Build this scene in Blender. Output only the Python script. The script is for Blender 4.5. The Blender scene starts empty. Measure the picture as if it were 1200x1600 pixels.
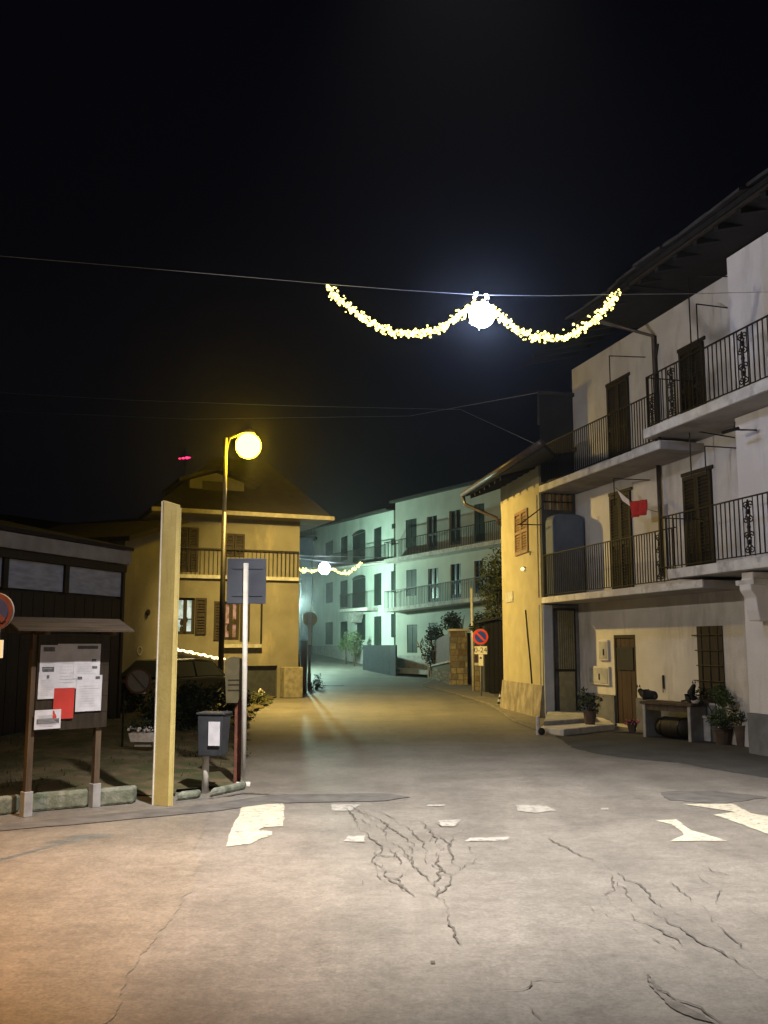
import bpy, bmesh, math, random
from mathutils import Vector, Matrix
R = math.radians
S = bpy.context.scene
C = S.collection
random.seed(7)

# ------------------------------------------------------------------ camera, world, lights, exposure
FOC, HOR, HCAM = 1500.0, 1008.0, 1.8
TH = math.atan((HOR - 800) / FOC)
cd = bpy.data.cameras.new('camera'); cam = bpy.data.objects.new('camera', cd); C.objects.link(cam)
cam.location = (0, 0, HCAM); cam.rotation_euler = (R(90) + TH, 0, 0)
cd.sensor_fit = 'VERTICAL'; cd.sensor_height = 36; cd.lens = 36 * FOC / 1600
cd.clip_start = 0.05; cd.clip_end = 2000
S.camera = cam
S.view_settings.view_transform = 'Standard'; S.view_settings.look = 'None'
S.view_settings.exposure = 0.0; S.view_settings.gamma = 1
S.view_settings.use_curve_mapping = False
W = bpy.data.worlds.new('World'); S.world = W; W.use_nodes = True
wn = W.node_tree.nodes; wl = W.node_tree.links
bg = wn['Background']; bg.inputs[0].default_value = (0.55, 0.58, 1.0, 1); bg.inputs[1].default_value = 0.0028

def lamp(name, kind, loc, power, col, radius=0.15, target=None, size=None, blend=0.5):
    l = bpy.data.lights.new(name, kind); l.energy = power; l.color = col; l.shadow_soft_size = radius
    if kind == 'SPOT':
        l.spot_size = R(size); l.spot_blend = blend
    o = bpy.data.objects.new(name, l); C.objects.link(o); o.location = loc
    if target is not None:
        o.rotation_euler = (Vector(target) - Vector(loc)).to_track_quat('-Z', 'Y').to_euler()
    return o
SODIUM = (1.0, 0.70, 0.20); ORANGE = (1.0, 0.46, 0.10); WHITE = (1.0, 0.925, 0.84); MINT = (0.62, 1.0, 0.79)
# white full cut-off street lamp over the crossing, a second one behind the viewer washing the right houses
lamp('street_light_over_crossing', 'SPOT', (0.6, 6.6, 8.8), 15500, WHITE, .12, (1.0, 9.7, 0), 77, 1.0)
lamp('street_light_behind_viewer', 'SPOT', (-6.5, 11.5, 5.7), 1300, (1.0, .93, .85), .12, (6.2, 17.5, 3.6), 88, .7)
# orange lamp off to the left beside the notice board
lamp('street_light_left', 'SPOT', (-4.7, 5.0, 7.6), 6000, ORANGE, .12, (-4.1, 6.5, 0), 68, 1.0)
lamp('sodium_fill_light', 'POINT', (-9.0, 5.0, 6.6), 430, SODIUM, .12)  # fill light added to brighten the yellow post; no lamp visible there
# sodium street lamp in the picture (its housing is built below)
SOD = (-3.96, 27.5, 7.12)
lamp('sodium_lamp_light', 'SPOT', SOD, 8200, SODIUM, .12, (1.8, 31.5, 0), 160, .9)
# mercury lamp round the corner of the left house
lamp('mercury_lamp_light', 'POINT', (-5.5, 60.0, 4.4), 4200, MINT, .15)
# light of the two star ornaments
lamp('star_light_near', 'POINT', (1.54, 14.5, 6.88), 230, (.42, .55, 1.0), .15)
lamp('star_light_far', 'POINT', (-3.05, 48.5, 5.6), 60, (.62, .76, 1.0), .15)

# ------------------------------------------------------------------ pixel -> place
CT, ST = math.cos(TH), math.sin(TH)
def ray(px, py):
    return Vector((px - 600, FOC * CT - (800 - py) * ST, FOC * ST + (800 - py) * CT))
def G(px, py, z=0.0):
    d = ray(px, py); t = (z - HCAM) / d.z
    return Vector((d.x * t, d.y * t, z))
def AtY(px, py, Y):
    d = ray(px, py); t = Y / d.y
    return Vector((d.x * t, Y, HCAM + d.z * t))
class Fr:
    """local x = along the facade (to the right in view), y = into the building, z up"""
    def __init__(s, ox, oy, ux, uy, oz=0.0):
        l = math.hypot(ux, uy); s.o = (ox, oy, oz); s.u = (ux / l, uy / l); s.a = math.atan2(uy, ux)
    def P(s, x, y, z=0):
        return Vector((s.o[0] + s.u[0] * x - s.u[1] * y, s.o[1] + s.u[1] * x + s.u[0] * y, s.o[2] + z))
    def L(s, p):
        dx, dy = p[0] - s.o[0], p[1] - s.o[1]
        return (dx * s.u[0] + dy * s.u[1], -dx * s.u[1] + dy * s.u[0])
    def px(s, px, py, y=0.0):
        d = ray(px, py); c = s.P(0, y)
        n = (-s.u[1], s.u[0])
        t = (n[0] * c.x + n[1] * c.y) / (n[0] * d.x + n[1] * d.y)
        x, _ = s.L((d.x * t, d.y * t)); return x, HCAM + d.z * t - s.o[2]
    def box(s, a, b, c, d, y=0.0):
        """pixel box (x0,y0,x1,y1) -> local x0,x1,z0,z1"""
        xm, ym = (a + c) / 2, (b + d) / 2
        x0, _ = s.px(a, ym, y); x1, _ = s.px(c, ym, y); _, z1 = s.px(xm, b, y); _, z0 = s.px(xm, d, y)
        return x0, x1, z0, z1

# ------------------------------------------------------------------ materials
MATS = {}
def nodes(name):
    m = bpy.data.materials.new(name); m.use_nodes = True
    n = m.node_tree.nodes; l = m.node_tree.links; b = n['Principled BSDF']
    return m, n, l, b
def mat(name, c1, c2=None, scale=6.0, rough=.85, metal=0, bump=.0, bscale=None, detail=6, stretch=None, spec=.3, fac=(.35, .65), stain=None):
    if name in MATS: return MATS[name]
    m, n, l, b = nodes(name)
    b.inputs['Roughness'].default_value = rough; b.inputs['Metallic'].default_value = metal
    b.inputs['Specular IOR Level'].default_value = spec
    tc = n.new('ShaderNodeTexCoord'); mp = n.new('ShaderNodeMapping'); l.new(tc.outputs['Object'], mp.inputs[0])
    if stretch: mp.inputs['Scale'].default_value = stretch
    nz = n.new('ShaderNodeTexNoise'); nz.inputs['Scale'].default_value = scale; nz.inputs['Detail'].default_value = detail
    l.new(mp.outputs[0], nz.inputs['Vector'])
    cr = n.new('ShaderNodeValToRGB'); cr.color_ramp.elements[0].position = fac[0]; cr.color_ramp.elements[1].position = fac[1]
    c2 = c2 or tuple(x * .75 for x in c1)
    cr.color_ramp.elements[0].color = (*c2, 1); cr.color_ramp.elements[1].color = (*c1, 1)
    l.new(nz.outputs['Fac'], cr.inputs[0]); out = cr.outputs[0]
    if stain:
        sc, sx, sz, col, lo, hi = stain
        mp2 = n.new('ShaderNodeMapping'); mp2.inputs['Scale'].default_value = (sx, sx, sz); l.new(tc.outputs['Object'], mp2.inputs[0])
        n2 = n.new('ShaderNodeTexNoise'); n2.inputs['Scale'].default_value = sc; n2.inputs['Detail'].default_value = 8; n2.inputs['Roughness'].default_value = .65
        l.new(mp2.outputs[0], n2.inputs['Vector'])
        mr = n.new('ShaderNodeMapRange'); mr.inputs['From Min'].default_value = lo; mr.inputs['From Max'].default_value = hi
        l.new(n2.outputs['Fac'], mr.inputs[0])
        mx = n.new('ShaderNodeMix'); mx.data_type = 'RGBA'; mx.inputs[7].default_value = (*col, 1)
        l.new(out, mx.inputs[6]); l.new(mr.outputs[0], mx.inputs[0]); out = mx.outputs[2]
    l.new(out, b.inputs['Base Color'])
    if bump:
        n3 = n.new('ShaderNodeTexNoise'); n3.inputs['Scale'].default_value = bscale or scale * 6; n3.inputs['Detail'].default_value = 8
        l.new(mp.outputs[0], n3.inputs['Vector'])
        bp = n.new('ShaderNodeBump'); bp.inputs['Strength'].default_value = bump; bp.inputs['Distance'].default_value = .02
        l.new(n3.outputs['Fac'], bp.inputs['Height']); l.new(bp.outputs[0], b.inputs['Normal'])
    MATS[name] = m; return m
def emit(name, col, st):
    if name in MATS: return MATS[name]
    m, n, l, b = nodes(name)
    b.inputs['Base Color'].default_value = (*[c * .5 for c in col], 1)
    b.inputs['Emission Color'].default_value = (*col, 1); b.inputs['Emission Strength'].default_value = st
    MATS[name] = m; return m

STU_W = mat('white_stucco', (.62, .59, .56), (.52, .49, .46), 1.6, .9, bump=.25, bscale=30, stain=(1.1, 1.4, .35, (.30, .275, .245), .50, .76))
STU_W2 = mat('bright_white_stucco', (.70, .66, .63), (.62, .58, .55), 1.4, .9, bump=.2, bscale=30, stain=(.9, 1.5, .3, (.38, .355, .325), .52, .80))
STU_Y = mat('ochre_stucco', (.37, .325, .205), (.31, .27, .165), 2.2, .9, bump=.35, bscale=26, stain=(1.2, 1.3, .5, (.38, .32, .2), .56, .82))
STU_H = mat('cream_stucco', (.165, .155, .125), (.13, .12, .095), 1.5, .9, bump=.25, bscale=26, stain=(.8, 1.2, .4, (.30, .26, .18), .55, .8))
STU_M = mat('pale_green_stucco', (.50, .55, .50), (.42, .47, .42), .8, .9, bump=.2, bscale=20, stain=(.5, 1.5, .3, (.26, .29, .26), .55, .8))
STU_M2 = mat('pale_grey_stucco', (.44, .45, .40), (.37, .38, .335), .8, .9, bump=.2, bscale=20, stain=(.5, 1.5, .3, (.32, .34, .30), .55, .8))
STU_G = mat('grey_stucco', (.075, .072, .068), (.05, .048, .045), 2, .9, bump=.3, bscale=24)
PLINTH = mat('grey_plinth', (.17, .17, .18), (.12, .12, .125), 3, .9, bump=.4, bscale=22, stain=(2, 1, 1, (.08, .08, .08), .5, .75))
PLINTH_Y = mat('rough_cement_plinth', (.30, .26, .20), (.17, .145, .11), 3.5, .95, bump=.6, bscale=14, stain=(2.5, 1.6, .5, (.10, .085, .06), .5, .7))
CONC = mat('concrete', (.42, .41, .39), (.30, .29, .27), 5, .9, bump=.4, bscale=30, stain=(2, 1, 1, (.2, .19, .17), .5, .75))
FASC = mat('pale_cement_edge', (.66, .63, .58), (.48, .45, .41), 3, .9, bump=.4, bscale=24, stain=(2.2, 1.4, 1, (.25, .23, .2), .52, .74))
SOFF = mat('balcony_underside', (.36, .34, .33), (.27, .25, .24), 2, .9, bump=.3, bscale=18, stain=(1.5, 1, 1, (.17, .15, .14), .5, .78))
IRON = mat('wrought_iron', (.018, .018, .017), (.03, .024, .018), 14, .5, .6)
DWOOD = mat('dark_brown_wood', (.030, .021, .013), (.015, .011, .007), 5, .65, stretch=(4, 4, .5), bump=.4, bscale=18)
BWOOD = mat('weathered_wood', (.095, .066, .042), (.052, .036, .023), 5, .7, stretch=(4, 4, .5), bump=.4, bscale=18)
SHUTY = mat('ochre_brown_shutter', (.27, .17, .065), (.17, .105, .04), 5, .7, stretch=(4, 4, .5))
SHUTM = mat('dark_green_shutter', (.022, .035, .030), (.014, .022, .019), 4, .6)
GRILL = mat('lit_olive_gate', (.34, .30, .17), (.25, .22, .12), 8, .6, .2)  # lightened to stand for sodium light falling on the gate
ROOFM = mat('dark_stone_roof', (.050, .045, .042), (.026, .023, .021), 2.5, .9, bump=.6, bscale=12)
TILE = mat('brown_roof_tile', (.022, .018, .015), (.013, .010, .008), 3, .9, bump=.6, bscale=12)
GUTTER = mat('copper_gutter', (.10, .075, .06), (.06, .045, .036), 8, .45, .5)
METAL = mat('galvanised_steel', (.36, .36, .37), (.27, .27, .28), 10, .5, .35)
PMETAL = mat('pale_painted_steel', (.62, .60, .56), (.50, .48, .44), 7, .5, .1)
GPANEL = mat('grey_sign_back', (.09, .105, .14), (.07, .08, .11), 3, .5, .3)
YPOST = mat('yellow_painted_post', (.44, .36, .14), (.37, .30, .11), 4, .6, bump=.15, stain=(2.2, 3, .6, (.22, .17, .07), .52, .8))
PAPER = mat('white_paper', (.50, .50, .56), (.42, .42, .47), 9, .8)
INK = mat('printed_ink', (.05, .05, .06), (.12, .12, .13), 60, .8)
REDP = mat('red_paper', (.42, .035, .028), (.34, .03, .024), 6, .7)
REDC = mat('red_cloth', (.50, .03, .03), (.36, .02, .02), 9, .9)
SRED = mat('red_sign_paint', (.75, .07, .035), (.66, .06, .03), 9, .45)
SBLUE = mat('blue_sign_paint', (.03, .07, .42), (.025, .06, .36), 9, .45)
SWHITE = mat('white_sign_paint', (.82, .80, .75), (.75, .73, .68), 9, .45)
BLUEP = mat('blue_grey_plastic', (.10, .125, .17), (.075, .095, .13), 3, .6)
BINM = mat('dark_bin_steel', (.055, .060, .072), (.035, .038, .046), 6, .5, .4)
BRED = mat('red_brown_post_paint', (.16, .055, .035), (.09, .034, .024), 6, .7, bump=.3)
OLIVE = mat('olive_sign_face', (.10, .085, .045), (.07, .06, .032), 8, .7)
TERRA = mat('dull_clay', (.12, .085, .065), (.08, .055, .045), 8, .9, bump=.2)
CARP = mat('dark_car_paint', (.02, .022, .028), (.018, .02, .025), 5, .25, .4, spec=.6)
CARB = mat('dark_blue_paint', (.014, .024, .09), (.012, .02, .07), 5, .35, .2)
GLASSD = mat('dark_window_glass', (.015, .018, .022), (.012, .014, .018), 3, .35, 0, spec=.8)
TYRE = mat('tyre_rubber', (.015, .015, .015), (.02, .02, .02), 9, .85)
LEAF = mat('leaf_green', (.07, .11, .032), (.030, .055, .016), 7, .7)
LEAFD = mat('dark_leaf', (.028, .045, .018), (.014, .024, .010), 7, .75)
LEAFY = mat('ivy_leaf', (.075, .090, .030), (.035, .048, .018), 7, .7)
WALLSHADE = mat('shaded_grey_wall', (.034, .033, .032), (.022, .021, .021), 2, .9, bump=.4)  # near-black base colour holds the shade on the grey upper wall
EAVESHADE = mat('shaded_eave_timber', (.012, .010, .008), (.006, .005, .004), 5, .9)  # shade under the eaves is put into this timber colour
SHEDSHADE = mat('shed_shade_boards', (.012, .011, .009), (.007, .006, .005), 5, .9)  # near-black tone paints the darkness of the shed onto its boards
RDOOR = mat('red_brown_door', (.062, .034, .024), (.035, .02, .014), 5, .6, stretch=(4, 4, .5), bump=.4, bscale=18)
BARK = mat('bark', (.09, .062, .038), (.05, .034, .022), 8, .95, bump=.6)
STONE = [mat('fieldstone_%s' % k, c, tuple(x * .6 for x in c), 7, .95, bump=.6, bscale=18) for k, c in
         (('tan', (.30, .24, .16)), ('grey', (.22, .20, .16)), ('brown', (.20, .145, .09)), ('pale', (.38, .33, .24)))]
MORTAR = mat('mortar', (.17, .145, .10), (.12, .10, .07), 9, .95, bump=.5)
FUR = mat('black_fur', (.012, .011, .010), (.022, .02, .018), 30, .8)
PETAL = mat('white_petals', (.75, .72, .70), (.6, .5, .5), 20, .8)
PAINT = mat('worn_white_road_paint', (.40, .375, .30), (.31, .29, .23), 9, .8, bump=.25, stain=(13, 1, 1, (.16, .15, .14), .57, .61))
PAINTW = mat('scuffed_white_road_paint', (.28, .268, .245), (.22, .21, .19), 9, .8, stain=(13, 1, 1, (.15, .145, .14), .52, .58))
CRACK = mat('crack_shadow', (.060, .054, .048), (.095, .086, .078), 9, .98)
TAR = mat('tar_seam', (.065, .062, .06), (.10, .095, .09), 5, .8)
GLASSW = mat('frosted_glass', (.42, .43, .45), (.28, .29, .31), 3.2, .55, stretch=(1, 1, 4))

def road_material(name, ca, cb):
    m, n, l, b = nodes(name); b.inputs['Specular IOR Level'].default_value = .6
    tc = n.new('ShaderNodeTexCoord')
    def noise(sc, det, ro=.55, mapping=None):
        z = n.new('ShaderNodeTexNoise'); z.inputs['Scale'].default_value = sc; z.inputs['Detail'].default_value = det; z.inputs['Roughness'].default_value = ro
        if mapping:
            mp = n.new('ShaderNodeMapping'); mp.inputs['Scale'].default_value = mapping; mp.inputs['Rotation'].default_value = (0, 0, .25)
            l.new(tc.outputs['Object'], mp.inputs[0]); l.new(mp.outputs[0], z.inputs['Vector'])
        else: l.new(tc.outputs['Object'], z.inputs['Vector'])
        return z.outputs['Fac']
    def ramp(f, p0, c0, p1, c1):
        r = n.new('ShaderNodeValToRGB'); r.color_ramp.elements[0].position = p0; r.color_ramp.elements[1].position = p1
        r.color_ramp.elements[0].color = (*c0, 1); r.color_ramp.elements[1].color = (*c1, 1); l.new(f, r.inputs[0]); return r.outputs[0]
    def mul(a, c):
        x = n.new('ShaderNodeMix'); x.data_type = 'RGBA'; x.blend_type = 'MULTIPLY'; x.inputs[0].default_value = 1
        l.new(a, x.inputs[6]); l.new(c, x.inputs[7]); return x.outputs[2]
    base = ramp(noise(.45, 5), .32, ca, .68, cb)
    base = mul(base, ramp(noise(1.3, 10, .72), .34, (.74, .73, .72), .58, (1.05, 1.045, 1.04)))
    base = mul(base, ramp(noise(1.0, 5, .5, (1.6, .10, 1)), .30, (.86, .86, .86), .62, (1.05, 1.05, 1.05)))
    base = mul(base, ramp(noise(9, 8, .75), .28, (.66, .65, .64), .62, (1.10, 1.10, 1.10)))
    base = mul(base, ramp(noise(34, 8, .95), .36, (.52, .52, .52), .64, (1.46, 1.45, 1.43)))
    l.new(base, b.inputs['Base Color'])
    b.inputs['Roughness'].default_value = .64
    bp = n.new('ShaderNodeBump'); bp.inputs['Strength'].default_value = .55; bp.inputs['Distance'].default_value = .012
    l.new(noise(60, 6, .9), bp.inputs['Height'])
    bp2 = n.new('ShaderNodeBump'); bp2.inputs['Strength'].default_value = .12; bp2.inputs['Distance'].default_value = .06
    l.new(noise(2.2, 6, .6), bp2.inputs['Height']); l.new(bp.outputs[0], bp2.inputs['Normal']); l.new(bp2.outputs[0], b.inputs['Normal'])
    return m
ROAD = road_material('asphalt', (.120, .111, .100), (.172, .160, .145))
OLDP = road_material('pale_worn_asphalt', (.128, .116, .098), (.182, .164, .140))
PATCH = mat('fresh_dark_asphalt', (.055, .053, .052), (.036, .035, .034), 1.5, .85, bump=.5, bscale=60, stain=(6, 1, 1, (.085, .08, .075), .55, .8))
SOIL = mat('bare_soil_and_grass', (.120, .090, .050), (.060, .047, .025), 2.2, .95, bump=.8, bscale=16, stain=(3, 1, 1, (.04, .05, .018), .45, .62))
HILL = mat('dark_hillside', (.02, .022, .014), (.012, .014, .009), .05, 1)

# ------------------------------------------------------------------ mesh building
class MB:
    def __init__(s): s.v = []; s.f = []; s.m = []
    def add(s, vs, fs, mi=0):
        k = len(s.v); s.v += [tuple(v) for v in vs]
        for f in fs: s.f.append(tuple(i + k for i in f)); s.m.append(mi)
        return s
    def box(s, x0, x1, y0, y1, z0, z1, mi=0):
        if x0 > x1: x0, x1 = x1, x0
        if y0 > y1: y0, y1 = y1, y0
        if z0 > z1: z0, z1 = z1, z0
        v = [(x0, y0, z0), (x1, y0, z0), (x1, y1, z0), (x0, y1, z0), (x0, y0, z1), (x1, y0, z1), (x1, y1, z1), (x0, y1, z1)]
        return s.add(v, [(0, 3, 2, 1), (4, 5, 6, 7), (0, 1, 5, 4), (1, 2, 6, 5), (2, 3, 7, 6), (3, 0, 4, 7)], mi)
    def hexa(s, bot, top, mi=0):
        return s.add(list(bot) + list(top), [(0, 3, 2, 1), (4, 5, 6, 7), (0, 1, 5, 4), (1, 2, 6, 5), (2, 3, 7, 6), (3, 0, 4, 7)], mi)
    def quad(s, a, b, c, d, mi=0): return s.add([a, b, c, d], [(0, 1, 2, 3)], mi)
    def poly(s, pts, z0, z1, mi=0):
        n = len(pts); v = [(p[0], p[1], z0) for p in pts] + [(p[0], p[1], z1) for p in pts]
        f = [tuple(range(n))[::-1], tuple(range(n, 2 * n))] + [(i, (i + 1) % n, n + (i + 1) % n, n + i) for i in range(n)]
        return s.add(v, f, mi)
    def prof(s, pts, y0, y1, mi=0):
        """profile in x,z extruded along y"""
        n = len(pts); v = [(p[0], y0, p[1]) for p in pts] + [(p[0], y1, p[1]) for p in pts]
        f = [tuple(range(n)), tuple(range(n, 2 * n))[::-1]] + [(i, n + i, n + (i + 1) % n, (i + 1) % n) for i in range(n)]
        return s.add(v, f, mi)
    def profx(s, pts, x0, x1, mi=0):
        """profile in y,z extruded along x"""
        n = len(pts); v = [(x0, p[0], p[1]) for p in pts] + [(x1, p[0], p[1]) for p in pts]
        f = [tuple(range(n))[::-1], tuple(range(n, 2 * n))] + [(i, (i + 1) % n, n + (i + 1) % n, n + i) for i in range(n)]
        return s.add(v, f, mi)
    def tube(s, pts, r, n=8, mi=0, r2=None):
        pts = [Vector(p) for p in pts]; rings = []; m = len(pts)
        for i, p in enumerate(pts):
            d = (pts[min(i + 1, m - 1)] - pts[max(i - 1, 0)]).normalized()
            a = d.cross(Vector((0, 0, 1)) if abs(d.z) < .95 else Vector((1, 0, 0))).normalized(); b = d.cross(a)
            rr = r if r2 is None else r + (r2 - r) * i / max(1, m - 1)
            rings.append([p + a * (rr * math.cos(2 * math.pi * k / n)) + b * (rr * math.sin(2 * math.pi * k / n)) for k in range(n)])
        v = [q for g in rings for q in g]; f = []
        for i in range(m - 1):
            for k in range(n): f.append((i * n + k, i * n + (k + 1) % n, (i + 1) * n + (k + 1) % n, (i + 1) * n + k))
        f.append(tuple(range(n))[::-1]); f.append(tuple(range((m - 1) * n, m * n)))
        return s.add(v, f, mi)
    def lathe(s, prof, c=(0, 0, 0), n=16, mi=0):
        v = []; f = []; m = len(prof)
        for r, z in prof:
            for k in range(n): v.append((c[0] + r * math.cos(2 * math.pi * k / n), c[1] + r * math.sin(2 * math.pi * k / n), c[2] + z))
        for i in range(m - 1):
            for k in range(n): f.append((i * n + k, i * n + (k + 1) % n, (i + 1) * n + (k + 1) % n, (i + 1) * n + k))
        f.append(tuple(range(n))[::-1]); f.append(tuple(range((m - 1) * n, m * n)))
        return s.add(v, f, mi)
    def ball(s, c, r, sx=1, sy=1, sz=1, n=12, mi=0):
        v = []; f = []; m = n // 2 + 1
        for i in range(m):
            t = math.pi * (i + .001) / (m - 1 + .002)
            for k in range(n):
                a = 2 * math.pi * k / n
                v.append((c[0] + r * sx * math.sin(t) * math.cos(a), c[1] + r * sy * math.sin(t) * math.sin(a), c[2] - r * sz * math.cos(t)))
        for i in range(m - 1):
            for k in range(n): f.append((i * n + k, i * n + (k + 1) % n, (i + 1) * n + (k + 1) % n, (i + 1) * n + k))
        return s.add(v, f, mi)
    def disc(s, c, r, y0, y1, n=28, mi=0, r_in=0):
        """disc standing upright, axis along y"""
        v = []; f = []
        for y in (y0, y1):
            for k in range(n): v.append((c[0] + r * math.cos(2 * math.pi * k / n), y, c[1] + r * math.sin(2 * math.pi * k / n)))
        if not r_in:
            f = [tuple(range(n)), tuple(range(n, 2 * n))[::-1]] + [(k, n + k, n + (k + 1) % n, (k + 1) % n) for k in range(n)]
        else:
            for y in (y0, y1):
                for k in range(n): v.append((c[0] + r_in * math.cos(2 * math.pi * k / n), y, c[1] + r_in * math.sin(2 * math.pi * k / n)))
            for k in range(n):
                j = (k + 1) % n
                f += [(k, j, 2 * n + j, 2 * n + k), (n + j, n + k, 3 * n + k, 3 * n + j), (k, n + k, n + j, j), (2 * n + j, 3 * n + j, 3 * n + k, 2 * n + k)]
        return s.add(v, f, mi)
    def mesh(s, name, mats, smooth=False):
        me = bpy.data.meshes.new(name); me.from_pydata(s.v, [], s.f)
        for m_ in (mats if isinstance(mats, (list, tuple)) else [mats]): me.materials.append(m_)
        me.polygons.foreach_set('material_index', s.m)
        if smooth: me.polygons.foreach_set('use_smooth', [True] * len(s.f))
        me.update(); return me
    def build(s, name, mats, parent=None, smooth=False, bevel=0, fix=False, **kw):
        me = s.mesh(name, mats, smooth)
        if fix:
            bm = bmesh.new(); bm.from_mesh(me); bmesh.ops.recalc_face_normals(bm, faces=bm.faces); bm.to_mesh(me); bm.free()
        o = bpy.data.objects.new(name, me); C.objects.link(o)
        if parent: o.parent = parent
        if bevel:
            b = o.modifiers.new('bevel', 'BEVEL'); b.width = bevel; b.segments = 2; b.limit_method = 'ANGLE'
        for k, v in kw.items(): o[k] = v
        return o
def thing(name, label, cat, loc=(0, 0, 0), rz=0.0, group=None):
    o = bpy.data.objects.new(name, None); C.objects.link(o); o.location = loc; o.rotation_euler = (0, 0, rz)
    o['label'] = label; o['category'] = cat; o.empty_display_size = .2
    if group: o['group'] = group
    return o
def tag(o, label, cat, group=None):
    o['label'] = label; o['category'] = cat
    if group: o['group'] = group
    return o
def inst(name, me, parent, loc=(0, 0, 0), rot=(0, 0, 0), scale=None):
    o = bpy.data.objects.new(name, me); C.objects.link(o); o.parent = parent; o.location = loc; o.rotation_euler = rot
    if scale: o.scale = scale
    return o
def copy_tree(o, parent=None):
    c = o.copy(); C.objects.link(c); c.parent = parent
    for ch in list(o.children): copy_tree(ch, c)
    return c

def wall_mesh(x0, x1, z0, z1, ops, y=0.0, depth=.18, back=.3):
    """wall front at local y with openings (ax,bx,az,bz); reveals of given depth"""
    xs = sorted(set([x0, x1] + [min(max(v, x0), x1) for o in ops for v in o[:2]]))
    zs = sorted(set([z0, z1] + [min(max(v, z0), z1) for o in ops for v in o[2:4]]))
    m = MB()
    for i in range(len(xs) - 1):
        for j in range(len(zs) - 1):
            cx, cz = (xs[i] + xs[i + 1]) / 2, (zs[j] + zs[j + 1]) / 2
            if any(o[0] < cx < o[1] and o[2] < cz < o[3] for o in ops): continue
            m.quad((xs[i], y, zs[j]), (xs[i + 1], y, zs[j]), (xs[i + 1], y, zs[j + 1]), (xs[i], y, zs[j + 1]))
    for a, b, c, d in [o[:4] for o in ops]:
        a, b = max(a, x0), min(b, x1); c, d = max(c, z0), min(d, z1); e = y + depth
        m.quad((a, y, c), (a, y, d), (a, e, d), (a, e, c)); m.quad((b, y, c), (b, e, c), (b, e, d), (b, y, d))
        m.quad((a, y, d), (b, y, d), (b, e, d), (a, e, d)); m.quad((a, y, c), (a, e, c), (b, e, c), (b, y, c))
        m.quad((a, e, c), (b, e, c), (b, e, d), (a, e, d))
    m.quad((x0, y, z0), (x0, y, z1), (x0, y + back, z1), (x0, y + back, z0))
    m.quad((x1, y, z0), (x1, y + back, z0), (x1, y + back, z1), (x1, y, z1))
    m.quad((x0, y, z1), (x1, y, z1), (x1, y + back, z1), (x0, y + back, z1))
    return m

def shutter_leaf(parent, x0, x1, y, z0, z1, m, slat=.07, name='shutter'):
    """louvred leaf: frame as the part, slats its one joined sub-part"""
    f = MB(); t = .05; w = min(.07, (x1 - x0) * .18)
    f.box(x0, x0 + w, y, y + t, z0, z1).box(x1 - w, x1, y, y + t, z0, z1)
    f.box(x0 + w, x1 - w, y, y + t, z0, z0 + .1).box(x0 + w, x1 - w, y, y + t, z1 - .08, z1)
    zm = z0 + (z1 - z0) * .48; f.box(x0 + w, x1 - w, y, y + t, zm, zm + .08)
    f.box(x0 + w, x1 - w, y + t - .012, y + t - .004, z0 + .1, z1 - .08)
    o = f.build(name, m, parent)
    s = MB(); z = z0 + .12
    while z < z1 - .12:
        if not (zm - slat < z < zm + .09):
            s.hexa([(x0 + w, y + .004, z), (x1 - w, y + .004, z), (x1 - w, y + .03, z + .03), (x0 + w, y + .03, z + .03)],
                   [(x0 + w, y + .004, z + .012), (x1 - w, y + .004, z + .012), (x1 - w, y + .03, z + .042), (x0 + w, y + .03, z + .042)])
        z += slat
    s.build('louvre_slats', m, o, kind='stuff')
    return o
def plank_door(parent, x0, x1, y, z0, z1, m, n=4, frame=None, gap=.012):
    fr = MB(); t = .07
    fr.box(x0, x0 + t, y - .02, y + .06, z0, z1).box(x1 - t, x1, y - .02, y + .06, z0, z1).box(x0 + t, x1 - t, y - .02, y + .06, z1 - t, z1)
    fr.box(x0 + t, x1 - t, y + .045, y + .055, z0, z1 - t)
    d = fr.build('door', frame or m, parent)
    w = (x1 - x0 - 2 * t) / n
    for i in range(n):
        MB().box(x0 + t + i * w + gap / 2, x0 + t + (i + 1) * w - gap / 2, y + random.uniform(0, .008), y + .04, z0 + .01, z1 - t - .01).build('plank', m, d)
    return d

# ================================================================== GROUND
def gz(x, y):
    z = 0.0
    if y > 50: z = min((y - 50) ** 2 / 20 * .045 if y < 60 else .225 + (y - 60) * .045, 4) 
    return z
def sheet(name, mt, xs, ys, dz, kind='structure'):
    m = MB(); nx = len(xs)
    for y in ys:
        for x in xs: m.v.append((x, y, gz(x, y) + dz))
    for j in range(len(ys) - 1):
        for i in range(nx - 1):
            m.f.append((j * nx + i, j * nx + i + 1, (j + 1) * nx + i + 1, (j + 1) * nx + i)); m.m.append(0)
    return m.build(name, mt, None, kind=kind)
ys = [-30, 0, 10, 20, 30, 40, 50, 52, 54, 56, 58, 60, 65, 70, 80, 90, 110]
ground = sheet('ground', HILL, [-900, -60, -30, 0, 30, 60, 900], [-300] + ys + [300, 900], -.02)
road = sheet('road', ROAD, [-30, -20, -10, 0, 10, 20, 30], ys, 0.0)

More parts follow.
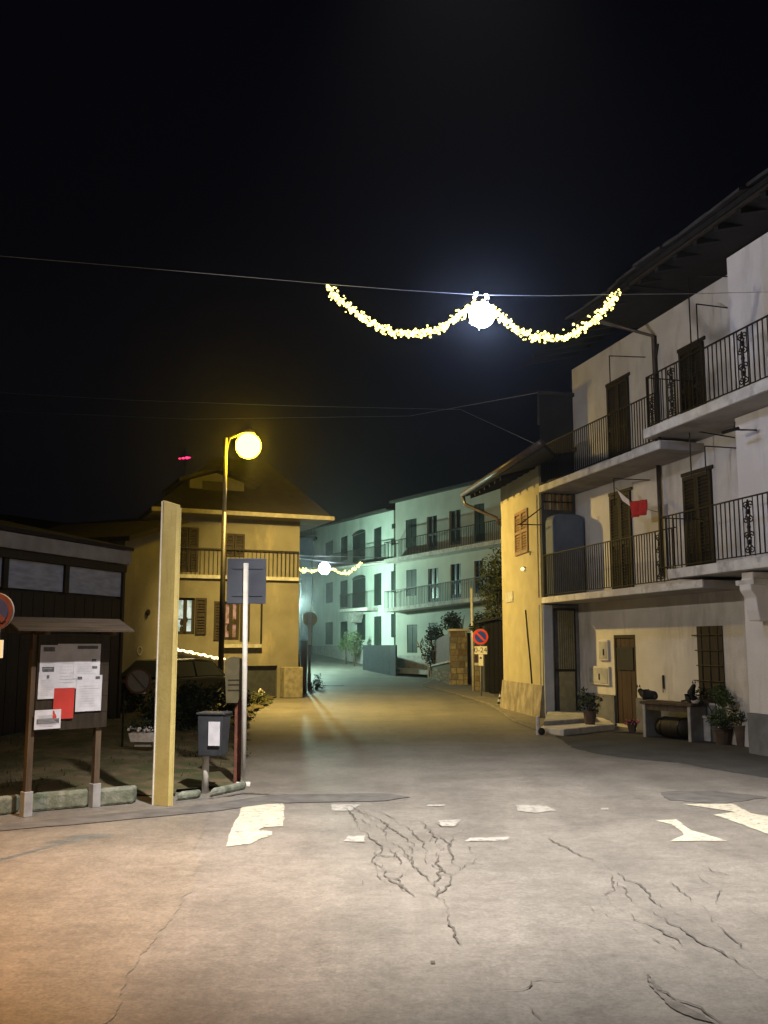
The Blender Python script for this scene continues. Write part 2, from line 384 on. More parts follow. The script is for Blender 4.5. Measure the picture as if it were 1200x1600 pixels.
def jag(pts, amp, step=.12, closed=True):
    """broken outline: a slow wander plus small crumbs"""
    out = []; n = len(pts); ox = oy = 0.0
    for i in range(n if closed else n - 1):
        a = Vector(pts[i][:2]); b = Vector(pts[(i + 1) % n][:2]); k = max(1, int((b - a).length / (step * .5)))
        for j in range(k):
            p = a.lerp(b, j / k); ox = ox * .8 + random.uniform(-amp, amp) * .7; oy = oy * .8 + random.uniform(-amp, amp) * .7
            out.append((p.x + ox, p.y + oy))
    if not closed: out.append(tuple(pts[-1][:2]))
    return out
def flat(name, pxs, z, mt, amp=.02, step=.12, parent=None, kind='structure', th=.0, world=None):
    pts = world or [G(a, b) for a, b in pxs]
    pts = jag(pts, amp, step)
    me = MB(); me.add([(p[0], p[1], gz(*p) + z) for p in pts], [tuple(range(len(pts)))])
    o = me.build(name, mt, parent)
    bm = bmesh.new(); bm.from_mesh(o.data); bmesh.ops.triangulate(bm, faces=bm.faces)
    bmesh.ops.recalc_face_normals(bm, faces=bm.faces)
    if sum(f.normal.z for f in bm.faces) < 0: bmesh.ops.reverse_faces(bm, faces=bm.faces)
    bm.to_mesh(o.data); bm.free()
    if kind: o['kind'] = kind
    return o
def c8(pts): return [(300 + x * .75, 1200 + y * .75) for x, y in pts]
# old pale surface of the side street on the left, dark new patch along the right houses
flat('side_street', [(-200, 1335), (0, 1300), (150, 1288), (325, 1272), (318, 1296), (300, 1330), (318, 1352), (290, 1400), (262, 1450), (225, 1500), (170, 1600), (-300, 1700)], .004, OLDP, .03, .09)
flat('tarmac_strip', [(-200, 1318), (0, 1290), (150, 1274), (330, 1257), (420, 1243), (600, 1240), (640, 1246), (600, 1252), (430, 1256), (335, 1268), (150, 1286), (0, 1299), (-200, 1334)], .008, TAR, .012)
flat('dark_tarmac_patch', [(868, 1150), (905, 1148), (975, 1143), (1200, 1168), (1400, 1190), (1400, 1225), (1200, 1216), (1150, 1208), (1060, 1192), (985, 1186), (930, 1178), (893, 1168)], .004, PATCH, .03, .1)
marks = [([(105, 78), (192, 75), (190, 122), (152, 124), (138, 130), (168, 133), (167, 141), (140, 149), (122, 159), (68, 165)], PAINT),
         ([(290, 77), (350, 77), (330, 90), (292, 90)], PAINTW), ([(675, 78), (735, 78), (760, 90), (715, 94), (680, 90)], PAINTW),
         ([(512, 110), (560, 108), (550, 122), (520, 122)], PAINTW), ([(580, 146), (660, 144), (660, 152), (565, 154)], PAINTW),
         ([(965, 110), (1010, 108), (1040, 130), (1115, 153), (995, 153), (1025, 140), (1000, 118)], PAINT),
         ([(1022, 76), (1125, 75), (1165, 95), (1260, 112), (1260, 162), (1150, 120), (1085, 98), (1130, 92)], PAINT),
         ([(325, 143), (362, 142), (358, 156), (318, 154)], PAINTW), ([(490, 77), (530, 77), (528, 80), (492, 81)], PAINTW),
         ([(850, 84), (868, 84), (866, 88), (852, 88)], PAINTW)]
for p, mt in marks:
    flat('crosswalk_stripe', c8(p), .006, mt, .009, .07, road, None)
cr = [[(320, 85), (345, 120), (385, 165), (385, 190), (410, 225), (440, 250), (470, 272)],
      [(330, 80), (380, 110), (430, 135), (455, 160), (445, 185), (480, 215), (510, 240)],
      [(395, 95), (440, 120), (470, 150), (490, 190), (525, 215), (500, 245), (530, 280), (545, 330), (555, 372)],
      [(590, 125), (540, 140), (530, 180), (555, 215), (535, 240), (510, 270), (498, 262)],
      [(360, 90), (400, 118), (405, 150), (440, 170), (470, 200)], [(470, 110), (500, 135), (520, 165), (515, 200), (540, 225)],
      [(740, 145), (800, 180), (860, 205), (920, 240), (980, 290), (1050, 330)],
      [(870, 222), (890, 240), (865, 265), (880, 290), (950, 330), (1030, 370)],
      [(890, 240), (940, 290), (1000, 325), (1080, 370), (1140, 405), (1200, 440), (1270, 480)],
      [(830, 292), (890, 320), (950, 350), (1040, 390)], [(1120, 285), (1170, 305), (1200, 330), (1260, 350)],
      [(840, 443), (780, 446), (710, 447), (690, 465), (620, 468)], [(680, 492), (715, 505), (730, 528)],
      [(945, 428), (975, 465), (1030, 490), (1100, 533), (1150, 560)], [(1000, 240), (1060, 290), (1110, 345), (1150, 380)],
      [(560, 160), (590, 190), (560, 215)], [(395, 190), (380, 200), (400, 240)]]
def ribbon(pts, w, name, mt, z, parent, seed):
    rnd = random.Random(seed); L = []; Rr = []
    pts = [G(a, b) for a, b in pts]; fine = []
    for a, b in zip(pts[:-1], pts[1:]):
        k = max(2, int((b - a).length / .045))
        for j in range(k): fine.append(a.lerp(b, j / k))
    fine.append(pts[-1]); n = len(fine); ox = oy = 0
    m = MB(); V = []
    for i, p in enumerate(fine):
        d = (fine[min(i + 1, n - 1)] - fine[max(i - 1, 0)]).normalized(); q = Vector((-d.y, d.x, 0))
        ox = ox * .75 + rnd.uniform(-.022, .022)
        ww = w * (max(.16, .55 + .7 * math.sin(i * .19 + seed) + rnd.uniform(-.3, .7))) * min(1, (i + 1) / 5, (n - i) / 5)
        p = p + q * ox; V += [p + q * ww, p - q * ww]
    m.add([(v.x, v.y, z) for v in V], [(2 * i, 2 * i + 1, 2 * i + 3, 2 * i + 2) for i in range(n - 1)])
    return m.build(name, mt, parent, fix=False)
for i, p in enumerate(cr):
    ribbon(c8(p), .0058 if i < 7 else .005, 'crack', CRACK, .0095, road, i)
rnd = random.Random(77)
for i in range(26):
    x, y = rnd.uniform(545, 705), rnd.uniform(1262, 1395)
    if i > 19: x, y = rnd.uniform(930, 1180), rnd.uniform(1330, 1480)
    a = rnd.uniform(.6, 1.5) if rnd.random() < .75 else rnd.uniform(-.4, .4); L_ = []
    for k in range(rnd.randint(3, 7)):
        L_.append((x, y)); a += rnd.uniform(-.7, .7); x += 11 * math.cos(a); y += 7 * math.sin(a)
    ribbon(L_, .0045, 'crack', CRACK, .0098, road, 200 + i)
ribbon([(470, 1243), (530, 1244), (600, 1247)], .03, 'tar_seam', CRACK, .011, road, 90)
ribbon([(245, 1259), (300, 1252), (380, 1241), (470, 1243)], .018, 'tar_seam', CRACK, .011, road, 91)
flat('manhole_patch', [(672, 1503), (680, 1503), (681, 1507), (673, 1507)], .006, CRACK, .006, .04, road, None)
# dark worn blotches where the surface was patched
flat('worn_patch', [(1030, 1238), (1110, 1236), (1200, 1246), (1120, 1256), (1040, 1250)], .005, TAR, .04, .1, road, None)
flat('broken_patch', [(1010, 1520), (1022, 1530), (1040, 1556), (1080, 1578), (1118, 1600), (1086, 1594), (1042, 1574), (1022, 1550)], .007, mat('crumbled_asphalt', (.13, .12, .11), (.08, .074, .068), 14, .95, bump=.6), .012, .05, road, None)

# verge with kerb on the left
vp = [(-400, 1310), (0, 1268), (150, 1256), (300, 1243), (388, 1229), (392, 1190), (388, 1150), (402, 1118), (437, 1090), (380, 1082), (200, 1082), (-400, 1082)]
vw = [G(a, b) for a, b in vp]
def pip(x, y, poly):
    c = False; j = len(poly) - 1
    for i in range(len(poly)):
        if (poly[i][1] > y) != (poly[j][1] > y) and x < (poly[j][0] - poly[i][0]) * (y - poly[i][1]) / (poly[j][1] - poly[i][1]) + poly[i][0]: c = not c
        j = i
    return c
m = MB(); grid = {}
xs_ = [-22 + i * .25 for i in range(85)]; ys_ = [8 + j * .3 for j in range(90)]
def vz(x, y):
    # gentle bank rising away from the kerb
    d = y - (12.0 + .15 * (x + 3)); e = min(1, max(0, (-1.7 - .11 * (y - 12) + .0 - x) / 2.2)) if y < 34 else .3
    return .04 + .34 * min(1, max(0, d / 6)) * e + .03 * math.sin(x * 5.1) * math.sin(y * 3.3)
for i, x in enumerate(xs_):
    for j, y in enumerate(ys_):
        if pip(x, y, vw): grid[i, j] = len(m.v); m.v.append((x + .06 * math.sin(j * 1.7), y, vz(x, y)))
for (i, j) in list(grid):
    if (i + 1, j) in grid and (i, j + 1) in grid and (i + 1, j + 1) in grid:
        m.f.append((grid[i, j], grid[i + 1, j], grid[i + 1, j + 1], grid[i, j + 1])); m.m.append(0)
m.build('verge', SOIL, None, kind='structure')
# grass tufts on the verge: one mass
m = MB()
rnd = random.Random(3)
for k in range(9000):
    x = rnd.uniform(-9, -1.2); y = rnd.uniform(9.8, 33)
    if not pip(x, y, vw): continue
    if math.sin(x * 1.9 + 1) * math.cos(y * .8) + rnd.uniform(-.8, .8) < .25: continue
    z = vz(x, y) - .02; a = rnd.uniform(0, 3.14); h = rnd.uniform(.03, .11); w = .012
    m.add([(x - w * math.cos(a), y - w * math.sin(a), z), (x + w * math.cos(a), y + w * math.sin(a), z), (x + rnd.uniform(-.05, .05), y + rnd.uniform(-.05, .05), z + h)], [(0, 1, 2)])
m.build('grass', LEAFY, None, kind='stuff', label='short rough grass growing on the verge behind the notice board', category='grass')
# low concrete kerb pieces below the board, with dark gaps
kt = thing('low_kerb_wall', 'low weathered concrete edging with dark gaps under the notice board', 'kerb', G(120, 1262), 0)
kl = kt.location
for (a, ya, b, yb) in [(-120, 1290, 22, 1272), (44, 1270, 135, 1262), (150, 1261, 208, 1256), (276, 1252, 310, 1248), (328, 1246, 382, 1234)]:
    p, q = G(a, ya) - kl, G(b, yb) - kl; h = .19 if a < 250 else .09
    o = (0, .18, 0)
    MB().hexa([p, q, q + Vector(o), p + Vector(o)], [p + Vector((0, 0, h)), q + Vector((0, 0, h)), q + Vector((0, .18, h)), p + Vector((0, .18, h))]).build('kerb_block', mat('mossy_cement', (.22, .225, .19), (.12, .13, .10), 6, .95, bump=.8, bscale=18, stain=(4, 1, 1, (.06, .075, .045), .42, .62)), kt, bevel=.03)
# hills
m = MB(); n = 60
for i in range(n + 1):
    a = R(200 - 220 * i / n); r = 420
    h = 42 + 26 * math.sin(i * .31) + 12 * math.sin(i * .9 + 1)
    for rr, hh in ((330, -2), (390, h * .55), (450, h), (560, h * .8)):
        m.v.append((rr * math.cos(a), rr * math.sin(a), hh))
for i in range(n):
    for k in range(3): m.f.append((i * 4 + k, i * 4 + k + 1, (i + 1) * 4 + k + 1, (i + 1) * 4 + k)); m.m.append(0)
m.build('hills', HILL, None, kind='structure')
# red beacons on a far mast
p = AtY(289, 716, 300)
t = thing('radio_mast', 'distant mast on the dark hill carrying red warning lights', 'mast', (p.x, p.y, 0))
MB().tube([(0, 0, 0), (0, 0, p.z + 3)], .5, 6, r2=.15).tube([(-2.2, 0, p.z - .4), (2.2, 0, p.z + .1)], .10, 6).build('lattice_pole', IRON, t)
for dx, r_ in ((-1.6, .22), (-.5, .3), (.7, .38), (1.5, .2)):
    MB().ball((dx, -.3, p.z + .1 * dx), r_, sx=1.5, n=8).build('beacon', emit('red_beacon', (1, .02, .12), 5), t)

# ================================================================== WHITE BALCONY HOUSES (right)
A = (3.87, 23.5)
FW = Fr(A[0], A[1], .26, -.9656)
WY = .95                                  # wall plane behind the balcony edge
def frame_thing(name, label, cat, F, group=None):
    return thing(name, label, cat, F.o, F.a, group)
XB = 5.6                                   # where the near house starts
zE1 = FW.px(1000, 475, WY)[1]
_, zs1 = FW.px(851, 943, 0); _, zs2 = FW.px(850, 768, 0)   # underside heights of the slabs
print('slab heights', zs1, zs2, 'eave', zE1)
t1 = frame_thing('white_balcony_house', 'white stucco house with two long iron railed balconies and brown shutters', 'house', FW)
t2 = frame_thing('white_pilaster_house', 'near white stucco house at the right edge with scrollwork balconies', 'house', FW)
def opbox(*a): return FW.box(*a, y=WY)
dL1 = opbox(956, 770, 989, 912); dL2 = opbox(1071, 738, 1116, 880)
dU1 = opbox(951, 595, 985, 714); dU2 = opbox(1064, 540, 1103, 650)
dG = opbox(961, 992, 995, 1136); wG = opbox(1093, 978, 1131, 1098)
dG = (dG[0], dG[1], .06, dG[3])
dL1 = (dL1[0], dL1[1], zs1 + .17, dL1[3]); dU1 = (dU1[0], dU1[1], zs2 + .17, dU1[3])
dL2 = (dL2[0], dL2[1], zs1 + .45, dL2[3]); dU2 = (dU2[0], dU2[1], zs2 + .5, dU2[3])
print('doors', dL1, dU1, dL2, dU2, dG, wG)
ZT = 8.75
wall_mesh(0, XB, 0, ZT, [dL1, dU1, dG], WY, .22).build('wall', STU_W, t1)
wall_mesh(XB, 17, 0, ZT, [dL2, dU2, wG], WY, .22).build('wall', STU_W, t2)
# plinths
zp = FW.px(965, 1087, WY - .03)[1]
x00 = FW.px(905, 1100, WY)[0]; x01 = FW.px(924, 1100, WY)[0]
MB().box(max(0.1, x00), dG[0], WY - .04, WY - .002, 0, zp).build('plinth', PLINTH, t1)
MB().box(dG[1], XB, WY - .04, WY - .002, 0, zp).build('plinth', PLINTH, t1)
# bodies behind
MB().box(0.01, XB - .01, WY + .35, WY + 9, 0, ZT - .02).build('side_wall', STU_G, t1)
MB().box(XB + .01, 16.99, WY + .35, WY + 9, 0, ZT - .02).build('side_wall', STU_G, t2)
for t_, d_ in ((t1, dL1), (t1, dU1), (t2, dL2), (t2, dU2)):
    xm = (d_[0] + d_[1]) / 2
    shutter_leaf(t_, d_[0] + .01, xm - .005, WY - .05, d_[2], d_[3] - .02, DWOOD)
    shutter_leaf(t_, xm + .005, d_[1] - .01, WY - .05, d_[2], d_[3] - .02, DWOOD)
    MB().box(d_[0] - .06, d_[1] + .06, WY - .03, WY - .002, d_[3], d_[3] + .07).build('lintel', DWOOD, t_)
plank_door(t1, dG[0], dG[1], WY + .02, .06, dG[3], RDOOR, 4, DWOOD)
gx = (dG[0] + dG[1]) / 2
MB().box(dG[0] + .12, dG[1] - .12, WY - .005, WY + .012, 1.25, 1.75).build('door_glass', GLASSD, t1)
# iron shutters of ground window
wf = MB().box(wG[0] - .02, wG[1] + .02, WY - .02, WY + .03, wG[2], wG[3]).build('window', DWOOD, t2)
for i in range(3):
    x = wG[0] + (wG[1] - wG[0]) * (i + .5) / 3
    MB().tube([(x, WY - .03, wG[2]), (x, WY - .02, wG[3])], .013, 6).build('window_bar', IRON, wf)
for i in range(5):
    z = wG[2] + (wG[3] - wG[2]) * (i + .4) / 5
    MB().tube([(wG[0] - .10 - .07 * math.sin(i * 2), WY - .035, z), (wG[1], WY - .035, z)], .011, 6).build('window_bar', IRON, wf)
# slabs
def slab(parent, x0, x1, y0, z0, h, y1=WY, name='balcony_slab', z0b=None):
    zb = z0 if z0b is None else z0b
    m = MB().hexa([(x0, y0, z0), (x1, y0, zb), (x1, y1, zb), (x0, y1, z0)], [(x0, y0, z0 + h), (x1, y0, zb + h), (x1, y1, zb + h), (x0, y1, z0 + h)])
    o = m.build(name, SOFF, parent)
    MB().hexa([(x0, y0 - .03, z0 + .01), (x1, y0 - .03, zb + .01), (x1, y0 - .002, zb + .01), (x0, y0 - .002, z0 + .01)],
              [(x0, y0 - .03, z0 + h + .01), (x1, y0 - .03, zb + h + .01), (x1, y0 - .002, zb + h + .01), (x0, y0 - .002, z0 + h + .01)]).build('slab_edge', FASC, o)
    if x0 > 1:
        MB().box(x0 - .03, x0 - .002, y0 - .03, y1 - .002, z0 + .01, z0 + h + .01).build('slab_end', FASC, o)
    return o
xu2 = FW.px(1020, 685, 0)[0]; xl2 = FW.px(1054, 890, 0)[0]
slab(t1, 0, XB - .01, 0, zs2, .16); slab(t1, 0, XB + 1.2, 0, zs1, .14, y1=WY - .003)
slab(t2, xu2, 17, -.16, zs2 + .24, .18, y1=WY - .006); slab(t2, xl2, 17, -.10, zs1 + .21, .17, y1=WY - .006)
# projecting near block with pilaster
xb = FW.px(1150, 690, .45)[0]
print('near block x', xb)
MB().box(xb, 17, .45, WY - .01, zs2 + .43, ZT - .02).build('front_wall', STU_W2, t2)
MB().box(xb, 17, .45, WY - .01, zs1 + .39, zs2 + .23).build('front_wall', STU_W2, t2)
xg = FW.px(1171, 1100, .40)[0]
MB().box(xg, 17, .40, WY - .01, zp, zs1 + .20).build('front_wall', STU_W2, t2)
MB().box(xg - .02, 17, .36, WY - .01, 0, zp - .004).build('plinth', PLINTH, t2)
# bracket capital under the lower balcony
xc = FW.px(1192, 940, .3)[0]
pr = [(0, 0), (.0, -.10), (-.05, -.20), (-.05, -.30), (.04, -.42), (.06, -.62), (.10, -.80), (.34, -.80), (.34, 0)]
MB().profx([(.02 + y_, zs1 + .19 + z_) for y_, z_ in pr], xc - .15, xc + .15).build('stone_bracket', STU_W2, t2, bevel=.02)
MB().box(xc - .24, xc + .24, -.03, .38, zs1 - .02, zs1 + .06).build('bracket_cap', FASC, t2)
# roof with stone slabs
pe = FW.px(962, 446, -.75)
ze = pe[1]; print('eave edge', pe)
xe0 = FW.px(889, 500, -.75)[0]
def roof(parent, x0, x1, yo, z, rows=3, ridge=9):
    m = MB()
    yr = WY + 4.8; zr = z + .28 + (yr - yo) * .32
    m.profx([(yo + .12, z - .05), (yo + .12, z + .04), (yr, zr), (yr, zr - .12), (WY + .1, ZT)], x0, x1).build('roof_deck', EAVESHADE, parent)
    rnd = random.Random(int(x0 * 7) + 3)
    rf = m = None
    s = MB().box(x0 + .02, x1 - .02, yo + .16, yo + .22, z - .10, z - .055)
    bat = s.build('roof_batten', DWOOD, parent)
    for r_ in range(rows):
        x = x0 - .1
        while x < x1:
            w = rnd.uniform(.45, .95); dz = rnd.uniform(-.01, .03); th = rnd.uniform(.045, .07)
            y0 = yo + r_ * .55 + rnd.uniform(-.10, .06); y1 = y0 + .95
            sl = lambda y: z + .05 + (y - yo - .1) * .32 + r_ * .035 + dz
            e0, e1 = rnd.uniform(-.05, .05), rnd.uniform(-.05, .05)
            MB().hexa([(x, y0 + e0, sl(y0)), (x + w, y0 + e1, sl(y0)), (x + w, y1, sl(y1)), (x, y1, sl(y1))],
                      [(x, y0 + e0, sl(y0) + th), (x + w, y0 + e1, sl(y0) + th), (x + w, y1, sl(y1) + th), (x, y1, sl(y1) + th)]).build('roof_slate', ROOFM, parent)
            x += w + .015
    a, b = yo + rows * .55, yr
    MB().quad((x0, a, z + .1 + (a - yo) * .32), (x1, a, z + .1 + (a - yo) * .32), (x1, b, z + .12 + (b - yo) * .32), (x0, b, z + .12 + (b - yo) * .32)).build('roof', ROOFM, parent)
roof(t1, xe0, XB, -.75, ze); roof(t2, XB, 17, -.75, ze + .03)
for t_, a, b in ((t1, .3, XB), (t2, XB + .3, 17)):
    x = a
    while x < b:
        MB().hexa([(x, -.55, ze - .16), (x + .12, -.55, ze - .16), (x + .12, WY, ze + .22), (x, WY, ze + .22)],
                  [(x, -.55, ze - .055), (x + .12, -.55, ze - .055), (x + .12, WY, ze + .32), (x, WY, ze + .32)]).build('rafter', EAVESHADE, t_)
        x += .62
# gutter pipe
xd = FW.px(1023, 560, WY - .06)[0]
MB().tube([(xd, -.55, ze - .2), (xd, WY - .08, ze - .45), (xd, WY - .08, zs2 + .3)], .045, 10).build('downpipe', GUTTER, t1, smooth=True)
MB().tube([(xd, WY - .08, zs1 + .4), (xd, WY - .08, zs2)], .045, 10).build('downpipe', GUTTER, t1, smooth=True)

# railings
bal_me = MB().box(-.008, .008, -.008, .008, 0, 1).mesh('baluster', IRON)
sc = MB()
def ring(m, cx, cz, r, a0, a1, t=.010, n=10):
    m.tube([(cx + r * math.cos(a0 + (a1 - a0) * i / n), 0, cz + r * math.sin(a0 + (a1 - a0) * i / n)) for i in range(n + 1)], t, 5)
for sx in (-1, 1):
    for cz, f in ((.12, 1), (.36, -1), (.64, 1), (.88, -1)):
        ring(sc, sx * .062, cz, .055, math.pi / 2 * f, math.pi / 2 * f + sx * f * 5.2, .012)
        ring(sc, sx * .055, cz + f * .02, .028, 0, 5, .011)
    sc.tube([(sx * .005, 0, .03), (sx * .05, 0, .25), (sx * .01, 0, .5), (sx * .05, 0, .75), (sx * .005, 0, .97)], .012, 5)
for cz in (.24, .5, .76): sc.ball((0, 0, cz), .035, sz=1.5, n=8)
sc.tube([(0, 0, .38), (0, 0, .62)], .028, 6)
sc.tube([(-.13, 0, 0), (-.13, 0, 1)], .009, 5).tube([(.13, 0, 0), (.13, 0, 1)], .009, 5)
scroll_me = sc.mesh('scroll_panel', IRON)
def railing(parent, x0, x1, y, z, h, orn=(), sp=.115, ends=True):
    fr = MB().box(x0, x1, y - .016, y + .016, z + h, z + h + .022).box(x0, x1, y - .01, y + .01, z + .05, z + .068)
    fr.box(x0, x0 + .03, y - .015, y + .015, z, z + h)
    if ends:
        fr.box(x0, x0 + .02, y, WY - .01, z + h, z + h + .02).box(x0, x0 + .02, y, WY - .01, z + .05, z + .068)
    o = fr.build('railing', IRON, parent)
    x = x0 + sp * .6
    while x < x1 - .03:
        if not any(abs(x - c) < .15 for c in orn): inst('baluster', bal_me, o, (x, y, z + .05), scale=(1, 1, h - .05))
        x += sp
    for c in orn: inst('scroll_panel', scroll_me, o, (c, y, z + .04), scale=(1, 1, h - .04))
    if ends and x0 > 1:
        for k in range(1, 7): inst('baluster', bal_me, o, (x0 + .01, y + (WY - y) * k / 7, z + .05), scale=(1, 1, h - .05))
    return o
oL = FW.px(1030, 855, .03)[0]; oU = FW.px(1021, 655, .03)[0]
railing(t1, .02, XB + .3, .04, zs1 + .15, 1.02, (oL,), sp=.10); railing(t1, .02, XB - .15, .04, zs2 + .17, .98, (min(oU, XB - .35),), sp=.10)
ou2 = FW.px(1049, 605, -.12)[0]; ou3 = FW.px(1160, 548, -.12)[0]; ol3 = FW.px(1169, 805, -.06)[0]
railing(t2, xu2 + .04, 14, -.12, zs2 + .43, 1.02, (ou2, ou3), sp=.125); railing(t2, xl2 - .35, 14, -.06, zs1 + .39, 1.0, (ol3,), sp=.125)

# clothes line brackets over the doors (part of houses)
def bracket(parent, pxv, y0p, y1p, pxe, yep, yl=.35):
    a = FW.px(pxv, y0p, yl); b = FW.px(pxv + 1, y1p, yl); e = FW.px(pxe, yep, WY - .01)
    MB().tube([(a[0], yl, b[1]), (a[0], yl, a[1])], .014, 6).tube([(a[0], yl, a[1]), (e[0], WY, e[1])], .012, 6).build('clothes_line_bracket', IRON, parent)
bracket(t1, 952, 556, 600, 1008, 558); bracket(t2, 1075, 432, 540, 1138, 432); bracket(t2, 1088, 475, 535, 1136, 481)
bracket(t1, 959, 748, 790, 1015, 750); bracket(t2, 1077, 672, 745, 1148, 684); bracket(t2, 1101, 697, 740, 1150, 700)
a = FW.px(1024, 525, .0); b = FW.px(1024, 690, .0)
MB().tube([(a[0], .0, b[1]), (a[0], .0, a[1])], .026, 8).tube([(a[0], 0, a[1] - .45), (a[0] + .25, -.1, a[1] - .25)], .02, 6).build('awning_post', IRON, t1)
# lamp bracket on block
p = FW.px(1155, 672, .1)
MB().tube([(p[0] - .25, -.05, p[1]), (p[0] + .12, .0, p[1])], .03, 8).tube([(p[0], 0, p[1]), (p[0], .44, p[1] + .02)], .015, 6).tube([(p[0], .0, p[1]), (p[0] + .02, .0, p[1] + .13)], .02, 6).build('wall_bracket', IRON, t2)

# red cloth on a line in front of the lower balcony door
lp = frame_thing('washing_line', 'thin washing line strung across the lower balcony', 'line', FW)
q0 = FW.px(962, 762, .35); q1 = FW.px(1028, 800, .35)
pts = [(q0[0] + (q1[0] - q0[0]) * k / 8, .35, q0[1] + (q1[1] - q0[1]) * k / 8 - .10 * math.sin(math.pi * k / 8)) for k in range(9)]
MB().tube(pts, .006, 5).build('line', IRON, lp)
cl = frame_thing('red_cloth', 'red cloth hanging on the washing line over the lower balcony', 'cloth', FW)
cx0, cz1 = FW.px(984, 784, .34); cx1, _ = FW.px(1011, 790, .34); _, cz0 = FW.px(1000, 815, .34)
m = MB(); nx, nz = 12, 8
for j in range(nz + 1):
    for i in range(nx + 1):
        u, v = i / nx, j / nz
        zz = cz1 - .05 * u - (cz1 - cz0) * v * (1 - .35 * u * v - .25 * (1 - u) * v)
        m.v.append((cx0 + (cx1 - cx0) * (u * (1 - .1 * v) + .05 * v), .335 + .035 * math.sin(u * 14 + v * 2) * (.4 + v), zz))
for j in range(nz):
    for i in range(nx): m.f.append((j * (nx + 1) + i, j * (nx + 1) + i + 1, (j + 1) * (nx + 1) + i + 1, (j + 1) * (nx + 1) + i)); m.m.append(0)
o = m.build('fabric', REDC, cl, smooth=True); sm = o.modifiers.new('thickness', 'SOLIDIFY'); sm.thickness = .008
wc = frame_thing('white_cloth', 'small white cloth pinned beside the red one on the washing line', 'cloth', FW)
a0 = FW.px(964, 765, .34); a1 = FW.px(984, 790, .34)
MB().add([(a0[0], .34, a0[1]), (a1[0], .33, a1[1] + .12), (a1[0] + .02, .35, a1[1] - .02), ((a0[0] + a1[0]) / 2, .32, a0[1] - .28)], [(0, 1, 2, 3)]).build('fabric', PETAL, wc).modifiers.new('thickness', 'SOLIDIFY').thickness = .006

# ---- grey end house between the yellow and the white houses (its face looks down the street to the viewer)
FE = Fr(A[0] - .0026, A[1] + .012, .9656, .26)
te = thing('grey_gable_house', 'narrow dark grey end wall with metal gate between yellow and white houses', 'house', FE.o, FE.a)
g = FE.box(864, 950, 903, 1120, 0)
g = (.28, .90, .16, zs1 - .10)
wall_mesh(0.03, WY - .005, 0, zs1 - .02, [g], 0, .14).build('entrance_wall', PLINTH, te)
MB().box(.0, .24, -.03, -.002, .12, zs1 - .03).build('entrance_jamb', mat('blue_lit_jamb', (.42, .44, .50), (.33, .35, .40), 3, .85), te)  # bluish light on the jamb is put into its colour
zl0 = FE.px(870, 797, 0)[1]; zl1 = FE.px(870, 772, 0)[1]
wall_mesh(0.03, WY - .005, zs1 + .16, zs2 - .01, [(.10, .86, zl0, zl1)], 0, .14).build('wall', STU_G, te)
MB().box(.11, .85, .09, .12, zl0, zl1).build('window', STU_Y, te)
for x in (.20, .36, .54, .70, .84): MB().box(x - .03, x + .03, .03, .08, zl0, zl1).build('window_bar', SHUTY, te)
MB().box(.05, .90, -.01, .02, (zl0 + zl1) / 2 - .015, (zl0 + zl1) / 2 + .015).build('window_bar', IRON, te)
ztop = FE.px(875, 620, 0)[1]
q4 = [(0.03, 0), (WY - .005, 0), (WY + 1.1, 3.0), (1.42, 3.0)]
MB().hexa([(a_, b_, zs2 + .18) for a_, b_ in q4], [(a_, b_, ztop) for a_, b_ in q4]).build('upper_wall', WALLSHADE, te)
q5 = [(-.06, -.12), (WY + .05, -.12), (WY + 1.1, 3.05), (1.35, 3.05)]
MB().hexa([(a_, b_, ztop + .002) for a_, b_ in q5], [(a_, b_, ztop + .09) for a_, b_ in q5]).build('roof', ROOFM, te)
# gate leaves
gt = MB()
gt.box(g[0], g[0] + .05, .06, .10, g[2], g[3]).box(g[1] - .05, g[1], .06, .10, g[2], g[3]).box(g[0], g[1], .06, .10, g[3] - .06, g[3]).box(g[0], g[1], .06, .10, g[2], g[2] + .06)
gt.box(g[0] + .05, g[1] - .05, .06, .10, g[2] + 1.0, g[2] + 1.06)
go = gt.build('gate', DWOOD, te)
n = 8
for i in range(n):
    x = g[0] + .16 + (g[1] - g[0] - .2) * i / (n - 1) * .95
    MB().box(x - .012, x + .012, .05, .075, g[2] + 1.06, g[3] - .06).build('gate_bar', GRILL, go)
MB().box(g[0] + .15, g[1] - .05, .065, .08, g[2] + .06, g[2] + 1.0).build('gate_panel', GRILL, go)
# blue-grey cover standing on the lower balcony
bx = thing('balcony_cabinet', 'blue grey rounded cabinet standing at the dark end of the lower balcony', 'cabinet', FE.P(0, -.0, zs1 + .15), FE.a)
hx = zl0 - zs1 - .32
MB().prof([(.06, 0), (.90, 0), (.90, hx - .12), (.82, hx - .03), (.72, hx), (.22, hx), (.12, hx - .04), (.06, hx - .14)], -.55, -.12).build('shell', BLUEP, bx, bevel=.03)
MB().box(.12, .84, -.565, -.552, .1, hx - .2).build('door', BLUEP, bx)

# steps and platform in front
st = thing('entrance_steps', 'rough pale concrete steps in front of the grey metal gate', 'steps', G(880, 1140), FW.a)
def Ls(px, py, z=0):
    v = G(px, py, z) - st.location; c, s_ = math.cos(-FW.a), math.sin(-FW.a); return (v.x * c - v.y * s_, v.x * s_ + v.y * c)
pp = [Ls(846, 1146), Ls(880, 1150), Ls(962, 1141), Ls(930, 1122), Ls(865, 1120)]
MB().poly(jag([Vector((*p_, 0)) for p_ in pp], .02, .15), 0, .13).build('lower_step', FASC, st, bevel=.015)
pp = [Ls(850, 1134, .13), Ls(930, 1128, .13), Ls(915, 1112, .13), Ls(858, 1112, .13)]
MB().poly(jag([Vector((*p_, 0)) for p_ in pp], .01, .2), .132, .22).build('upper_step', CONC, st, bevel=.012)

